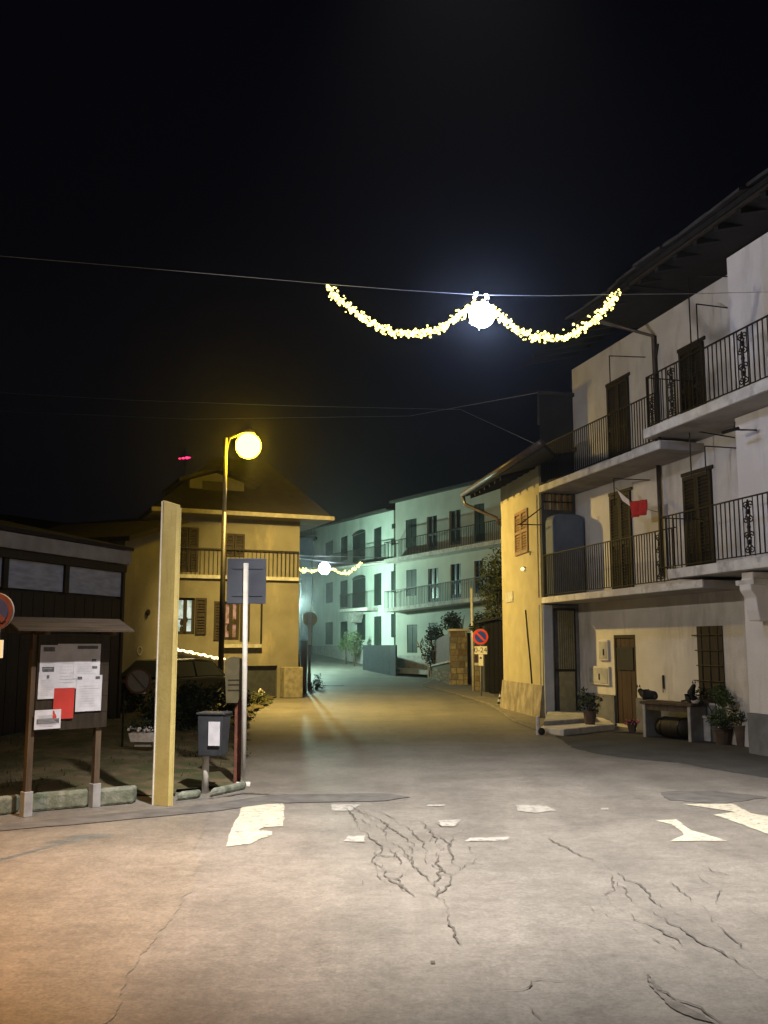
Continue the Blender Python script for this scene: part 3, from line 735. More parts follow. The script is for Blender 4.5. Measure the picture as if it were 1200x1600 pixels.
def pot_plant(label, px, py, h, r, mt=LEAF, pot_h=.25, pot_r=.14, n=220, z=0, cat='potted plant', seed=1, leaf=.05, potm=None, group=None, name='potted_plant'):
    rnd = random.Random(seed); t = thing(name, label, cat, G(px, py, z), 0, group)
    if pot_h: MB().lathe([(.0, 0), (pot_r * .7, 0), (pot_r, pot_h), (pot_r * 1.08, pot_h), (pot_r * 1.08, pot_h * 1.1), (pot_r * .9, pot_h * 1.1), (.0, pot_h)], n=14).build('pot', potm or TERRA, t, smooth=False)
    s = MB()
    for k in range(7):
        a = rnd.uniform(0, 6.3); s.tube([(0, 0, pot_h * .8), (r * .4 * math.cos(a), r * .4 * math.sin(a), pot_h + (h - pot_h) * .5), (r * .7 * math.cos(a), r * .7 * math.sin(a), h * rnd.uniform(.75, .95))], .012, 5, r2=.004)
    s.build('stem', BARK, t)
    leaves((0, 0, pot_h + (h - pot_h) * .52), (r, r, (h - pot_h) * .55), n, leaf, rnd, 'foliage', mt, t)
    return t
def leaves(c, rad, n, size, rnd, name, mt, parent, clumps=7, **kw):
    m = MB(); cl = []
    for k in range(clumps):
        while True:
            q = Vector((rnd.uniform(-1, 1), rnd.uniform(-1, 1), rnd.uniform(-1, 1)))
            if q.length < .8: break
        cl.append((q, rnd.uniform(.35, .6)))
    for k in range(n):
        q, cr_ = rnd.choice(cl); d = Vector((rnd.gauss(0, 1), rnd.gauss(0, 1), rnd.gauss(0, 1))).normalized() * cr_ * rnd.uniform(.3, 1) ** .6
        p = q + d; p = Vector((c[0] + p.x * rad[0], c[1] + p.y * rad[1], c[2] + p.z * rad[2]))
        a = Vector((rnd.gauss(0, 1), rnd.gauss(0, 1), rnd.gauss(0, .6))).normalized(); b = a.cross(Vector((rnd.gauss(0, 1), rnd.gauss(0, 1), rnd.gauss(0, 1)))).normalized()
        s_ = size * rnd.uniform(.6, 1.3)
        m.add([p, p + a * s_ * .5 + b * s_ * .28, p + a * s_, p + a * s_ * .5 - b * s_ * .28], [(0, 1, 2, 3)])
    return m.build(name, mt, parent, kind='stuff', **kw)

pot_plant('dark leafy plant in pot between the metal gate and the wooden door', 922, 1134, .75, .26, LEAFD, .28, seed=4, leaf=.09, z=.1)
# meter boxes and fittings on the wall
for (b_, lab) in (((935, 1000, 949, 1032), 'upper grey meter box on the white wall beside the wooden door'), ((920, 1041, 951, 1070), 'lower wide meter box on the white wall beside the wooden door')):
    x0, x1, z0, z1 = FW.box(*b_, y=WY - .06)
    t = frame_thing('meter_box', lab, 'meter box', FW)
    MB().box(x0, x1, WY - .06, WY - .003, z0, z1).build('case', STU_W, t, bevel=.01)
    MB().box(x0 + .04, x1 - .04, WY - .07, WY - .061, z0 + .04, z1 - .04).build('door', CONC, t)
    MB().tube([((x0 + x1) / 2 + .06, WY - .075, z0 + .12), ((x0 + x1) / 2 + .06, WY - .075, z0 + .26)], .02, 6).build('handle', IRON, t)
x, z = FW.px(1035, 1055, WY - .03); x_, z_ = FW.px(1035, 1076, WY - .03)
t = frame_thing('wall_thermometer', 'small dark slim fitting hung on the white wall above the bench', 'fitting', FW)
MB().box(x - .03, x + .03, WY - .03, WY - .003, z_, z).build('plate', DWOOD, t, bevel=.008)
MB().tube([(x, WY - .03, z_), (x, WY - .03, z_ - .08)], .01, 6).build('hook', IRON, t)

# bench, barrel, cat
BL, BR = G(1003, 1152), G(1078, 1160)
FB = Fr(BL.x, BL.y, BR.x - BL.x, BR.y - BL.y); bl = (BR - BL).length
zt = .70
t = thing('plank_table', 'old wooden plank table along the white wall with barrel beneath', 'table', FB.o, FB.a)
for k in range(3): MB().box(-.05, bl + .05, .02 + k * .17, .17 + k * .17, zt - .05, zt + random.uniform(0, .012)).build('plank', BWOOD, t, bevel=.006)
MB().box(0, .07, .04, .5, 0, zt - .052).build('leg', CONC, t, bevel=.01); MB().box(bl - .07, bl, .04, .5, 0, zt - .052).build('leg', CONC, t, bevel=.01)
MB().box(.075, bl - .075, .05, .09, zt - .16, zt - .055).build('apron', BWOOD, t)
t = thing('barrel', 'dark barrel lying on its side under the plank table', 'barrel', FB.P(bl / 2, .28, .22), FB.a)
prof = [(0, -.36), (.17, -.36), (.195, -.2), (.205, 0), (.195, .2), (.17, .36), (0, .36)]
m = MB().lathe(prof, n=18); m.v = [(v[2], v[0], v[1]) for v in m.v]; m.build('staves', DWOOD, t, smooth=True)
for xx in (-.22, .22):
    m = MB().lathe([(.198, -.02), (.202, -.02), (.202, .02), (.198, .02)], n=18); m.v = [(v[2] + xx, v[0], v[1]) for v in m.v]; m.build('hoop', IRON, t)
def cat_fig(label, loc, rz, s=1.0, curled=False):
    t = thing('cat', label, 'cat', loc, rz)
    me = bpy.data.meshes.new('body')
    if curled: P = [(0, 0, .09, .09), (.08, 0, .10, .095), (.15, 0, .10, .08), (-.1, 0, .09, .075), (-.17, .05, .06, .03), (-.15, .12, .03, .022), (.20, .0, .16, .05), (.24, 0, .19, .052)]
    else: P = [(0, 0, .10, .085), (.04, 0, .19, .07), (.08, 0, .27, .05), (.12, 0, .33, .052), (-.07, .03, .06, .05), (-.16, .07, .03, .02), (-.24, .03, .02, .016), (.15, 0, .325, .036)]
    E = [(0, 1), (1, 2), (0, 3), (3, 4), (4, 5), (2, 6), (6, 7)] if curled else [(0, 1), (1, 2), (2, 3), (0, 4), (4, 5), (5, 6), (3, 7)]
    if not curled:
        for sy in (-1, 1):
            k = len(P); P += [(.07, .035 * sy, .15, .03), (.095, .035 * sy, .07, .018), (.12, .035 * sy, .012, .016)]; E += [(1, k), (k, k + 1), (k + 1, k + 2)]
            k = len(P); P += [(.03, .06 * sy, .05, .04), (.09, .07 * sy, .015, .018)]; E += [(0, k), (k, k + 1)]
    me.from_pydata([(p[0] * s, p[1] * s, p[2] * s) for p in P], E, []); me.materials.append(FUR)
    o = bpy.data.objects.new('body', me); C.objects.link(o); o.parent = t
    o.modifiers.new('skin', 'SKIN')
    for i, p in enumerate(P): me.skin_vertices[0].data[i].radius = (p[3] * s, p[3] * s)
    me.skin_vertices[0].data[0].use_root = True
    o.modifiers.new('smooth', 'SUBSURF').render_levels = 2
    hx, hz = (.24, .19) if curled else (.125, .335)
    for sy in (-1, 1):
        MB().add([((hx - .02) * s, (sy * .04) * s, (hz + .03) * s), ((hx + .015) * s, (sy * .04) * s, (hz + .035) * s), (hx * s, (sy * .012) * s, (hz + .04) * s), ((hx - .005) * s, sy * .036 * s, (hz + .095) * s)], [(0, 1, 3), (1, 2, 3), (2, 0, 3), (0, 2, 1)]).build('ear', FUR, t)
    for sy in (-1, 1): MB().ball(((hx + .045) * s, sy * .018 * s, (hz + .01) * s), .006 * s, n=6).build('eye', GLASSD, t)
    return t
cat_fig('black cat sitting on the right end of the plank table', FB.P(bl - .18, .25, zt + .01), FB.a, 1.0)
cat_fig('dark cat lying curled on the left end of the plank table', FB.P(.02, .25, zt + .01), FB.a + 3.3, 1.1, True)
t = thing('bowl', 'small white bowl beside the sitting cat at the table end', 'bowl', FB.P(bl - .0, .2, zt + .012), 0)
MB().lathe([(0, 0), (.05, 0), (.085, .05), (.075, .05), (.04, .012), (0, .012)], n=14).build('shell', PETAL, t)
t = thing('stone_trough', 'grey stone block trough between the plank table and green bush', 'trough', G(1097, 1158), FB.a)
MB().box(-.20, .20, 0, .35, 0, .42).box(-.24, .24, -.03, .38, .42, .48).build('block', CONC, t, bevel=.02)
pot_plant('dark plant standing on the stone trough left of the green bush', 1100, 1157, .95, .18, LEAFD, .49, .05, n=260, seed=9, leaf=.07, name='plant', cat='plant')
pot_plant('light green bushy plant in a clay pot below the barred window', 1130, 1163, 1.0, .50, LEAF, .26, .18, n=2400, seed=11, leaf=.055)
pot_plant('small dark plant in pot at the foot of the near pilaster', 1160, 1166, .72, .20, LEAFD, .34, .13, n=260, seed=13, leaf=.06)
pot_plant('dark tall plant against the wall behind the green bush', 1150, 1158, 1.05, .24, LEAFD, .3, .12, n=320, seed=15, leaf=.07)
t = pot_plant('low pink flowering pot at the foot of the wooden door', 988, 1144, .26, .14, LEAFD, .14, .10, n=80, seed=17, leaf=.05)
rnd = random.Random(5); m = MB()
for k in range(26): m.ball((rnd.uniform(-.14, .14), rnd.uniform(-.12, .05), .2 + rnd.uniform(-.04, .06)), .018, n=6)
m.build('flowers', mat('pink_petals', (.55, .16, .20), (.4, .1, .14), 20), t, kind='stuff')
# broken bollard
t = thing('concrete_bollard', 'thin broken white post at the corner of the concrete step', 'post', G(841, 1148), 0)
MB().lathe([(0, 0), (.045, 0), (.04, .36), (.0, .38)], n=10).build('shaft', PMETAL, t)
MB().ball((.06, -.05, .07), .075, n=10).build('drain_stub', TYRE, t)

# ================================================================== YELLOW HOUSE
FY = Fr(A[0] - .015, A[1] + .10, .119, -.993)       # origin = right (near) end, local x negative goes away
ty = thing('yellow_house', 'ochre yellow stucco house with wooden shutters and dark deep eaves', 'house', FY.o, FY.a)
x0 = FY.px(785, 950, 0)[0]
wy = FY.box(806, 798, 826, 866, 0)
print('yellow wall', x0, wy)
ztY = FY.px(848, 700, -.0)[1]
ZY = ztY + .1
zpl = FY.px(840, 1070, 0)[1]
wall_mesh(x0, 0, zpl, ZY, [wy], 0, .16).build('wall', STU_Y, ty)
MB().hexa([(x0 - .05, -.12, 0), (.02, -.12, 0), (.02, .2, 0), (x0 - .05, .2, 0)], [(x0 - .02, -.03, zpl), (.0, -.03, zpl), (.0, .2, zpl), (x0 - .02, .2, zpl)]).build('plinth', PLINTH_Y, ty)
MB().box(x0 + .01, -.3, .31, 7, 0, ZY - .02).build('rear_wall', STU_Y, ty)
xm = (wy[0] + wy[1]) / 2
shutter_leaf(ty, wy[0], xm - .01, -.045, wy[2], wy[3], SHUTY); shutter_leaf(ty, xm + .01, wy[1], -.045, wy[2], wy[3], SHUTY)
for zz in (wy[2] - .1,):
    MB().tube([(wy[1] + .05, -.02, zz + .1), (wy[1] + .3, -.06, zz + .08), (wy[1] + .38, -.08, zz - .02)], .014, 6).build('shutter_hook', IRON, ty)
# eaves
yo = -1.0
ea = FY.px(727, 770, yo); eb = FY.px(850, 690, yo)
print('yellow eave', ea, eb, ZY)
ez = (ea[1] + eb[1]) / 2
xi = -.03; m = MB(); m.hexa([(ea[0], yo, ea[1] - .12), (eb[0], yo, eb[1] - .12), (xi, .5, eb[1] + .40), (ea[0], .5, ea[1] + .40)],
                 [(ea[0], yo, ea[1] - .02), (eb[0], yo, eb[1] - .02), (xi, .5, eb[1] + .50), (ea[0], .5, ea[1] + .50)])
m.build('eaves', EAVESHADE, ty)
m = MB(); m.hexa([(ea[0], .5, ea[1] + .45), (.1, .5, eb[1] + .45), (.1, 4, eb[1] + 1.7), (ea[0], 4, ea[1] + 1.7)],
                 [(ea[0], .5, ea[1] + .56), (.1, .5, eb[1] + .56), (.1, 4, eb[1] + 1.82), (ea[0], 4, ea[1] + 1.82)]).build('roof', TILE, ty)
MB().tube([(ea[0] - .1, yo - .06, ea[1] - .03), (eb[0], yo - .06, eb[1] - .03)], .08, 10).build('gutter', GUTTER, ty, smooth=True)
MB().tube([(ea[0], yo - .06, ea[1] - .1), (ea[0] + .05, yo - .02, ea[1] - .35), (x0 - .02, -.12, ea[1] - .75), (x0 + .02, -.06, ea[1] - .95)], .05, 8).build('downpipe', GUTTER, ty, smooth=True)
# stringing rafters
k = ea[0] + .2
while k < min(eb[0], 0) - .15:
    zz = ea[1] + (eb[1] - ea[1]) * (k - ea[0]) / (eb[0] - ea[0])
    MB().hexa([(k, yo + .1, zz - .2), (k + .1, yo + .1, zz - .2), (k + .1, .0, zz + .12), (k, .0, zz + .12)], [(k, yo + .1, zz - .09), (k + .1, yo + .1, zz - .09), (k + .1, 0, zz + .24), (k, 0, zz + .24)]).build('rafter', EAVESHADE, ty)
    k += .6
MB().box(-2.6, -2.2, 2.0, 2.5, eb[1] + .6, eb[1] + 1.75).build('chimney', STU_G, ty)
# small plate, cable, bracket
sb = FY.box(790, 925, 801, 941, -.02); t = thing('street_name_plate', 'small pale square plate low on the yellow wall', 'plate', FY.o, FY.a)
MB().box(sb[0], sb[1], -.02, -.003, sb[2], sb[3]).build('panel', CONC, t)
pts = [FY.px(a, b, -.02) for a, b in ((821, 953), (824, 990), (828, 1030), (831, 1068))]
t = thing('wall_cable', 'thin black cable running down the yellow wall', 'cable', FY.o, FY.a)
MB().tube([(p_[0], -.02, p_[1]) for p_ in pts], .018, 6).build('cable', IRON, t)
t = thing('wall_glint', 'tiny glowing bead added for a reflection on the yellow wall under the shuttered window', 'glint', FY.o, FY.a)  # emissive bead added to imitate a reflection; no lamp on this wall
p_ = FY.px(817, 889, -.05); MB().ball((p_[0], -.06, p_[1]), .05, sx=2.6, n=8).build('lens', emit('reflection_glow', (1, .85, .5), 1.2), t)
MB().box(p_[0] - .12, p_[0] + .12, -.05, -.003, p_[1] + .03, p_[1] + .05).build('glint_hood', IRON, t)
p_ = FY.px(838, 820, -.02); q_ = FY.px(848, 805, -.02); r_ = FY.px(849, 820, -.02)
MB().tube([(p_[0], -.5, p_[1]), (r_[0], -.02, r_[1])], .016, 6).tube([(p_[0], -.45, p_[1]), (q_[0], -.02, q_[1] + .2)], .014, 6).build('iron_bracket', IRON, ty)
# striped corner marker
t = thing('striped_corner_guard', 'white and brown striped marker leaning at the foot of the yellow house corner', 'marker', G(781, 1104), 0)
for k in range(6):
    MB().hexa([(-.10 + .02 * k, 0, k * .07), (.10, 0, k * .07), (.10, .06, k * .07), (-.10 + .02 * k, .06, k * .07)], [(-.08 + .02 * k, 0, k * .07 + .068), (.10, 0, k * .07 + .068), (.10, .06, k * .07 + .068), (-.08 + .02 * k, .06, k * .07 + .068)]).build('stripe', SWHITE if k % 2 == 0 else BWOOD, t)
# pavement by the yellow house
pts = [G(a, b) for a, b in ((660, 1072), (700, 1082), (765, 1102), (800, 1128), (845, 1145), (862, 1118), (790, 1098), (740, 1070), (690, 1058))]
m = MB().poly(jag(pts, .02, .4), 0, .06); m.build('pavement', mat('dusty_pavement', (.17, .15, .12), (.12, .105, .085), 2, .95, bump=.5, bscale=30), None, kind='structure', bevel=.015)

# ================================================================== GARDEN WALL, PILLAR, GARAGE, SIGN
def stone_block(parent, x0, x1, y0, y1, z0, z1, seed, rows, faces=('front', 'left'), zl=None):
    """mortar core with single stones on its visible faces"""
    core = MB().hexa([(x0, y0, z0), (x1, y0, z0), (x1, y1, z0), (x0, y1, z0)], [(x0, y0, z1), (x1, y0, zl or z1), (x1, y1, zl or z1), (x0, y1, z1)]).build('core', MORTAR, parent)
    rnd = random.Random(seed)
    def lay(a0, a1, mk):
        for r_ in range(rows):
            za = z0 + (z1 - z0) * r_ / rows; zb = z0 + (z1 - z0) * (r_ + 1) / rows; a = a0
            while a < a1 - .04:
                w = min(rnd.uniform(.18, .42), a1 - a)
                if a1 - a - w < .08: w = a1 - a
                zcap = (z1 if zl is None else z1 + (zl - z1) * ((a + w / 2 - a0) / max(.01, a1 - a0)))
                if za < zcap - .05: mk(a + .012, a + w - .012, za + .012 + rnd.uniform(0, .012), min(zb, zcap) - .012, rnd.uniform(.02, .05))
                a += w
    if 'front' in faces: lay(x0, x1, lambda a, b, c, d, e: MB().hexa([(a, y0 - e * .6, c), (b, y0 - e * .6, c), (b, y0 + .02, c), (a, y0 + .02, c)], [(a + .01, y0 - e, d), (b - .01, y0 - e, d), (b, y0 + .02, d), (a, y0 + .02, d)]).build('stone', rnd.choice(STONE), parent, bevel=.012))
    if 'left' in faces: lay(y0, y1, lambda a, b, c, d, e: MB().hexa([(x0 - e * .6, a, c), (x0 + .02, a, c), (x0 + .02, b, c), (x0 - e * .6, b, c)], [(x0 - e, a + .01, d), (x0 + .02, a, d), (x0 + .02, b, d), (x0 - e, b - .01, d)]).build('stone', rnd.choice(STONE), parent, bevel=.012))
pd = 1.8 * 1500 / (1072 - HOR)         # about 42 m... pillar depth from its foot
PF = G(718, 1072); print('pillar', PF)
sc_ = PF.y / 1500
ph = (1072 - 988) * sc_
tp = thing('stone_gate_pillar', 'square fieldstone gate pillar with pale cap at the garden entrance', 'pillar', (PF.x, PF.y, 0), 0)
hw = 13 * sc_
stone_block(tp, -hw, hw, -.0, hw * 2, 0, ph, 3, 9)
MB().box(-hw - .09, hw + .09, -.09, hw * 2 + .09, ph + .001, ph + .10).build('cap', FASC, tp, bevel=.015)
# wall left of the pillar climbing away
FWL = Fr(PF.x - hw - .0, PF.y + .3, -.62, 1.0)
P0 = G(672, 1060); P1 = Vector((PF.x - hw - .02, PF.y + .25, 0))
FWL = Fr(P0.x, P0.y, P1.x - P0.x, P1.y - P0.y); wl_ = (P1 - P0).length
zA = FWL.px(675, 1043, 0)[1]; zB = FWL.px(703, 1035, 0)[1]
tw = thing('stone_garden_wall', 'low stone garden wall with sloping pale coping left of the pillar', 'wall', FWL.o, FWL.a)
stone_block(tw, 0, wl_, 0, .3, 0, zA, 5, 4, ('front',), zB)
MB().hexa([(-.05, -.08, zA), (wl_, -.08, zB), (wl_, .36, zB), (-.05, .36, zA)], [(-.05, -.08, zA + .08), (wl_, -.08, zB + .08), (wl_, .36, zB + .08), (-.05, .36, zA + .08)]).build('coping', FASC, tw)
# dark red fence panel above the wall and gate right of the pillar
tf = thing('red_brown_fence', 'dark red brown boarded fence above the stone garden wall', 'fence', FWL.o, FWL.a)
zt_ = FWL.px(690, 1000, 0)[1]
n = 14
for k in range(n):
    a = wl_ * .12 + wl_ * .88 * k / n
    MB().box(a, a + wl_ * .88 / n - .03, .12, .16, zA + .1 + (zB - zA) * k / n, zt_ + .4 * k / n).build('board', BRED, tf)
PG = G(741, 1086); tg = thing('wooden_garden_gate', 'dark red brown wooden gate between pillar and short stone wall', 'gate', (PF.x + hw, PF.y + .35, 0), 0)
for k in range(5): MB().box(.02 + k * .17, .17 + k * .17, 0, .05, .05, ph * .97).build('board', BRED, tg)
t = thing('short_stone_wall', 'short stone wall stub with pale cap behind the no parking sign', 'wall', (G(752, 1081).x, G(752, 1081).y, 0), 0)
q = G(752, 1081).y / 1500
stone_block(t, -10 * q, 11 * q, 0, .35, 0, 40 * q, 8, 5, ('front',)); MB().box(-10 * q - .04, 11 * q + .04, -.05, .4, 40 * q + .002, 42 * q + .05).build('cap', FASC, t)
# garage / dark shed
p0 = G(760, 1086); q = p0.y / 1500
GX = p0.y + .9
s0, s1 = AtY(757, 1000, GX), AtY(800, 960, GX)
t = thing('dark_shed', 'dark unlit lean-to shed between stone wall and yellow house', 'shed', (s0.x, GX, 0), 0)
zs_ = AtY(770, 968, GX).z; w_ = s1.x - s0.x
for k in range(6): MB().box(w_ * k / 6 + .008, w_ * (k + 1) / 6 - .008, 0, .05, .05, zs_ - .02).build('door_board', SHEDSHADE, t)
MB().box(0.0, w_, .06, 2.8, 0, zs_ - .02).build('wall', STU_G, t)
MB().hexa([(-.2, -.15, zs_ - .12), (w_, -.15, zs_ + .12), (w_, 2.8, zs_ + .12), (-.2, 2.8, zs_ - .12)], [(-.2, -.15, zs_ - .05), (w_, -.15, zs_ + .19), (w_, 2.8, zs_ + .19), (-.2, 2.8, zs_ - .05)]).build('roof', ROOFM, t)
# ivy bush over shed, conical dark shrub behind pillar, hedge at the wall end
def bush(label, px, py, Y, rad, n, mt, seed, leaf=.12, trunk=True, name='shrub', cat='shrub', clumps=9, gzv=0):
    c = AtY(px, py, Y); rnd = random.Random(seed)
    t = thing(name, label, cat, (c.x, c.y, gzv), 0)
    s = MB()
    for k in range(5):
        a = rnd.uniform(0, 6.3); s.tube([(0, 0, 0), (rad[0] * .25 * math.cos(a), rad[1] * .25 * math.sin(a), (c.z - gzv) * .6), (rad[0] * .6 * math.cos(a), rad[1] * .6 * math.sin(a), c.z - gzv + rad[2] * rnd.uniform(-.2, .5))], .06, 6, r2=.015)
    s.build('trunk', BARK, t)
    leaves((0, 0, c.z - gzv), rad, n, leaf, rnd, 'crown', mt, t, clumps)
    return t
bush('tall olive green ivy bush rising above the dark shed beside yellow house', 773, 925, 37.5, (.62, .7, 1.55), 3000, LEAFY, 21, .13, clumps=16)
bush('dark bush leaning over the shed roof behind the thin pole', 756, 978, 37.5, (.6, .6, .45), 1200, LEAFD, 23, .12)
bush('round topped dark conifer behind the stone pillar', 712, 975, 47, (.75, .6, .9), 1500, LEAFD, 25, .13)
bush('low dark hedge at the far end of the stone garden wall', 676, 1025, 52, (.9, 1.0, .9), 1500, LEAFD, 27, .13)
bush('leafy dark climber on the grey wall behind the garden fence', 680, 990, 51.5, (.5, .6, .7), 700, LEAFD, 29, .13)
t = thing('broken_chair_frame', 'two pale crossed sticks leaning on the far end of the garden wall', 'sticks', G(672, 1057), 0)
b0 = P0 + Vector((.15, -.2, 0)) - t.location
MB().hexa([(b0.x - .3, b0.y, .7), (b0.x - .2, b0.y, .7), (b0.x - .2, b0.y + .05, .7), (b0.x - .3, b0.y + .05, .7)], [(b0.x - .9, b0.y, 2.0), (b0.x - .82, b0.y, 2.0), (b0.x - .82, b0.y + .05, 2.0), (b0.x - .9, b0.y + .05, 2.0)]).build('stick', PMETAL, t)
MB().tube([(b0.x - .25, b0.y, 0), (b0.x - .25, b0.y, .75)], .05, 6).tube([(b0.x - .1, b0.y, .65), (b0.x + .15, b0.y, 2.0)], .06, 6).build('stick', PMETAL, t)
# thin pole
PT = G(740, 1082); t = thing('slim_pole', 'tall thin pale metal pole left of the no parking sign', 'pole', PT, 0)
hh = AtY(738, 920, PT.y).z
MB().tube([(0, 0, 0), (-.03, 0, hh)], .055, 10).build('shaft', PMETAL, t, smooth=True)
MB().ball((-.03, 0, hh), .06, n=8).build('cap', METAL, t)

# no parking sign
def no_parking(label, base, zc, r, h=None, SRED=SRED, SBLUE=SBLUE):
    t = thing('no_parking_sign', label, 'road sign', base, 0)
    MB().tube([(0, .06, 0), (0, .06, h or zc + r * .8)], .03, 10).build('pole', METAL, t, smooth=True)
    d = MB().disc((0, zc), r, .005, .022).build('disc', METAL, t)
    MB().disc((0, zc), r * .97, -.004, .004).build('red_ring', SRED, d)
    MB().disc((0, zc), r * .72, -.010, -.005).build('blue_field', SBLUE, d)
    c_, s_ = math.cos(R(-45)), math.sin(R(-45)); L_, w = r * .74, r * .12
    pts = [(-L_, -w), (L_, -w), (L_, w), (-L_, w)]
    MB().prof([(x * c_ - z * s_, zc + x * s_ + z * c_) for x, z in pts], -.016, -.011).build('red_slash', SRED, d)
    return t
def text(s_, size, parent, loc, mt, name='lettering'):
    cu = bpy.data.curves.new(name, 'FONT'); cu.body = s_; cu.size = size; cu.align_x = 'CENTER'; cu.align_y = 'CENTER'; cu.extrude = .001
    cu.materials.append(mt); q_ = bpy.data.objects.new('temporary', cu); C.objects.link(q_); bpy.context.view_layer.update()
    me = bpy.data.meshes.new_from_object(q_.evaluated_get(bpy.context.evaluated_depsgraph_get())); bpy.data.objects.remove(q_)
    o = bpy.data.objects.new(name, me); C.objects.link(o); o.parent = parent; o.location = loc; o.rotation_euler = (R(90), 0, 0)
    return o
SB = G(752, 1090); q = SB.y / 1500
SB.y = SB.y; zc = AtY(750, 995, SB.y).z
t = no_parking('round no parking sign with 0-24 plate in front of the stone wall', SB, zc, 12.3 * q, h=zc)
zc2 = AtY(750, 1016, SB.y).z
pl = MB().box(-9.5 * q, 10 * q, 0, .015, zc2 - 6 * q, zc2 + 6 * q).build('plate', SWHITE, t)
text('0-24', 11 * q, pl, (0, -.003, zc2), INK)
zc3 = AtY(750, 1031, SB.y).z
p2 = MB().box(-3.2 * q, 3.8 * q, 0, .015, zc3 - 9 * q, zc3 + 8.3 * q).build('tow_plate', SWHITE, t)
MB().prof([(-1.6 * q, zc3 + 1.5 * q), (1.8 * q, zc3 + 1.5 * q), (1.8 * q, zc3 + 3.2 * q), (.4 * q, zc3 + 4.6 * q), (-1.2 * q, zc3 + 4.6 * q), (-1.6 * q, zc3 + 3 * q)], -.004, -.001).build('tow_symbol', INK, p2)

# ================================================================== MINT BUILDINGS (far)
FM = Fr(.71, 59.0, .5145, -.8575, .2)
tm = thing('long_balcony_building', 'pale three storey building with long shared balconies behind the pillar', 'building', FM.o, FM.a)
ops = []
def mwin(F, b): x0, x1, z0, z1 = F.box(*b, y=0); return (x0, x1, z0, z1)
winsR = [(634, 811, 651, 855), (667, 806, 683, 859), (702, 797, 720, 851), (741, 787, 757, 846),
         (635, 890, 651, 931), (669, 888, 685, 940), (704, 881, 720, 934), (741, 876, 755, 927),
         (636, 976, 652, 1020), (670, 973, 684, 1000)]
opsR = [mwin(FM, b) for b in winsR]
xR1 = FM.px(830, 900, 0)[0]; zT = FM.px(625, 783, 0)[1]; zTr = FM.px(724, 758, 0)[1]
print('mint', zT, zTr, xR1)
zr0, zr1 = FM.px(618, 784, -.4)[1], FM.px(740, 755, -.4)[1]; sl = (zr1 - zr0) / FM.px(740, 755, -.4)[0]
wall_mesh(0, xR1, -.3, zr0 + .05, opsR, 0, .2).build('wall', STU_M2, tm)
MB().prof([(0, zr0 + .052), (xR1, zr0 + .052), (xR1, zr0 + sl * xR1)], 0, .3).build('gable_wedge', STU_M2, tm)
MB().box(0.01, xR1 - .01, .31, 9, -.3, zr0 - .3).build('side_wall', STU_M2, tm)
def far_window(parent, o, mt, m2=None, kind=0, y=.0):
    x0, x1, z0, z1 = o; xm = (x0 + x1) / 2
    w = MB().box(x0 + .02, x1 - .02, .12, .15, z0, z1).build('window', GLASSD if kind else mt, parent)
    if kind == 0:
        MB().box(x0 + .02, xm - .02, .03, .08, z0 + .02, z1 - .02).build('shutter', mt, parent); MB().box(xm + .02, x1 - .02, .03, .08, z0 + .02, z1 - .02).build('shutter', mt, parent)
    else:
        f = MB().box(x0 + .02, x0 + .12, .06, .11, z0, z1).box(x1 - .12, x1 - .02, .06, .11, z0, z1).box(xm - .06, xm + .06, .06, .11, z0, z1)
        zm = z0 + (z1 - z0) * .42; f.box(x0 + .12, x1 - .12, .06, .11, zm, zm + .14); f.box(x0 + .12, x1 - .12, .06, .11, z0, z0 + .2)
        f.build('frame', m2, w)
FRM = mat('pale_window_frame', (.16, .18, .18), (.11, .125, .13), 5, .7); FRB = mat('blue_window_frame', (.05, .07, .14), (.04, .05, .1), 5, .7)
for i, o in enumerate(opsR):
    far_window(tm, o, SHUTM, FRM if i in (1, 2, 5) else FRB, 1 if i in (1, 2, 5, 6, 7) else 0)
def far_slab(parent, F, pa, pb, h=.22, yo=-1.0, rail=True):
    a = F.px(*pa, yo); b = F.px(*pb, yo)
    m = MB().hexa([(a[0], yo, a[1] - h), (b[0], yo, b[1] - h), (b[0], -.002, b[1] - h), (a[0], -.002, a[1] - h)], [(a[0], yo, a[1]), (b[0], yo, b[1]), (b[0], -.002, b[1]), (a[0], -.002, a[1])])
    o = m.build('balcony_slab', FASC, parent)
    if rail:
        r_ = MB(); n = int((b[0] - a[0]) / .16)
        r_.hexa([(a[0], yo + .02, a[1] + 1.0), (b[0], yo + .02, b[1] + 1.0), (b[0], yo + .06, b[1] + 1.0), (a[0], yo + .06, a[1] + 1.0)], [(a[0], yo + .02, a[1] + 1.04), (b[0], yo + .02, b[1] + 1.04), (b[0], yo + .06, b[1] + 1.04), (a[0], yo + .06, a[1] + 1.04)])
        for k in range(n + 1):
            x = a[0] + (b[0] - a[0]) * k / n; z = a[1] + (b[1] - a[1]) * k / n
            r_.box(x - .011, x + .011, yo + .03, yo + .05, z, z + 1.0)
        for k in range(1, 7): r_.box(a[0], a[0] + .02, yo * k / 7 - .01, yo * k / 7 + .01, a[1], a[1] + 1.0)
        r_.box(a[0], a[0] + .03, yo, -.01, a[1] + 1.0, a[1] + 1.04)
        r_.build('railing', IRON, o, kind='stuff')
    return o
far_slab(tm, FM, (600, 874), (790, 841)); far_slab(tm, FM, (600, 951), (775, 929))
zr0, zr1 = FM.px(618, 784, -.4)[1], FM.px(740, 755, -.4)[1]
xz1 = FM.px(740, 755, -.4)[0]; sl = (zr1 - zr0) / xz1
zE = zr0 + sl * xR1
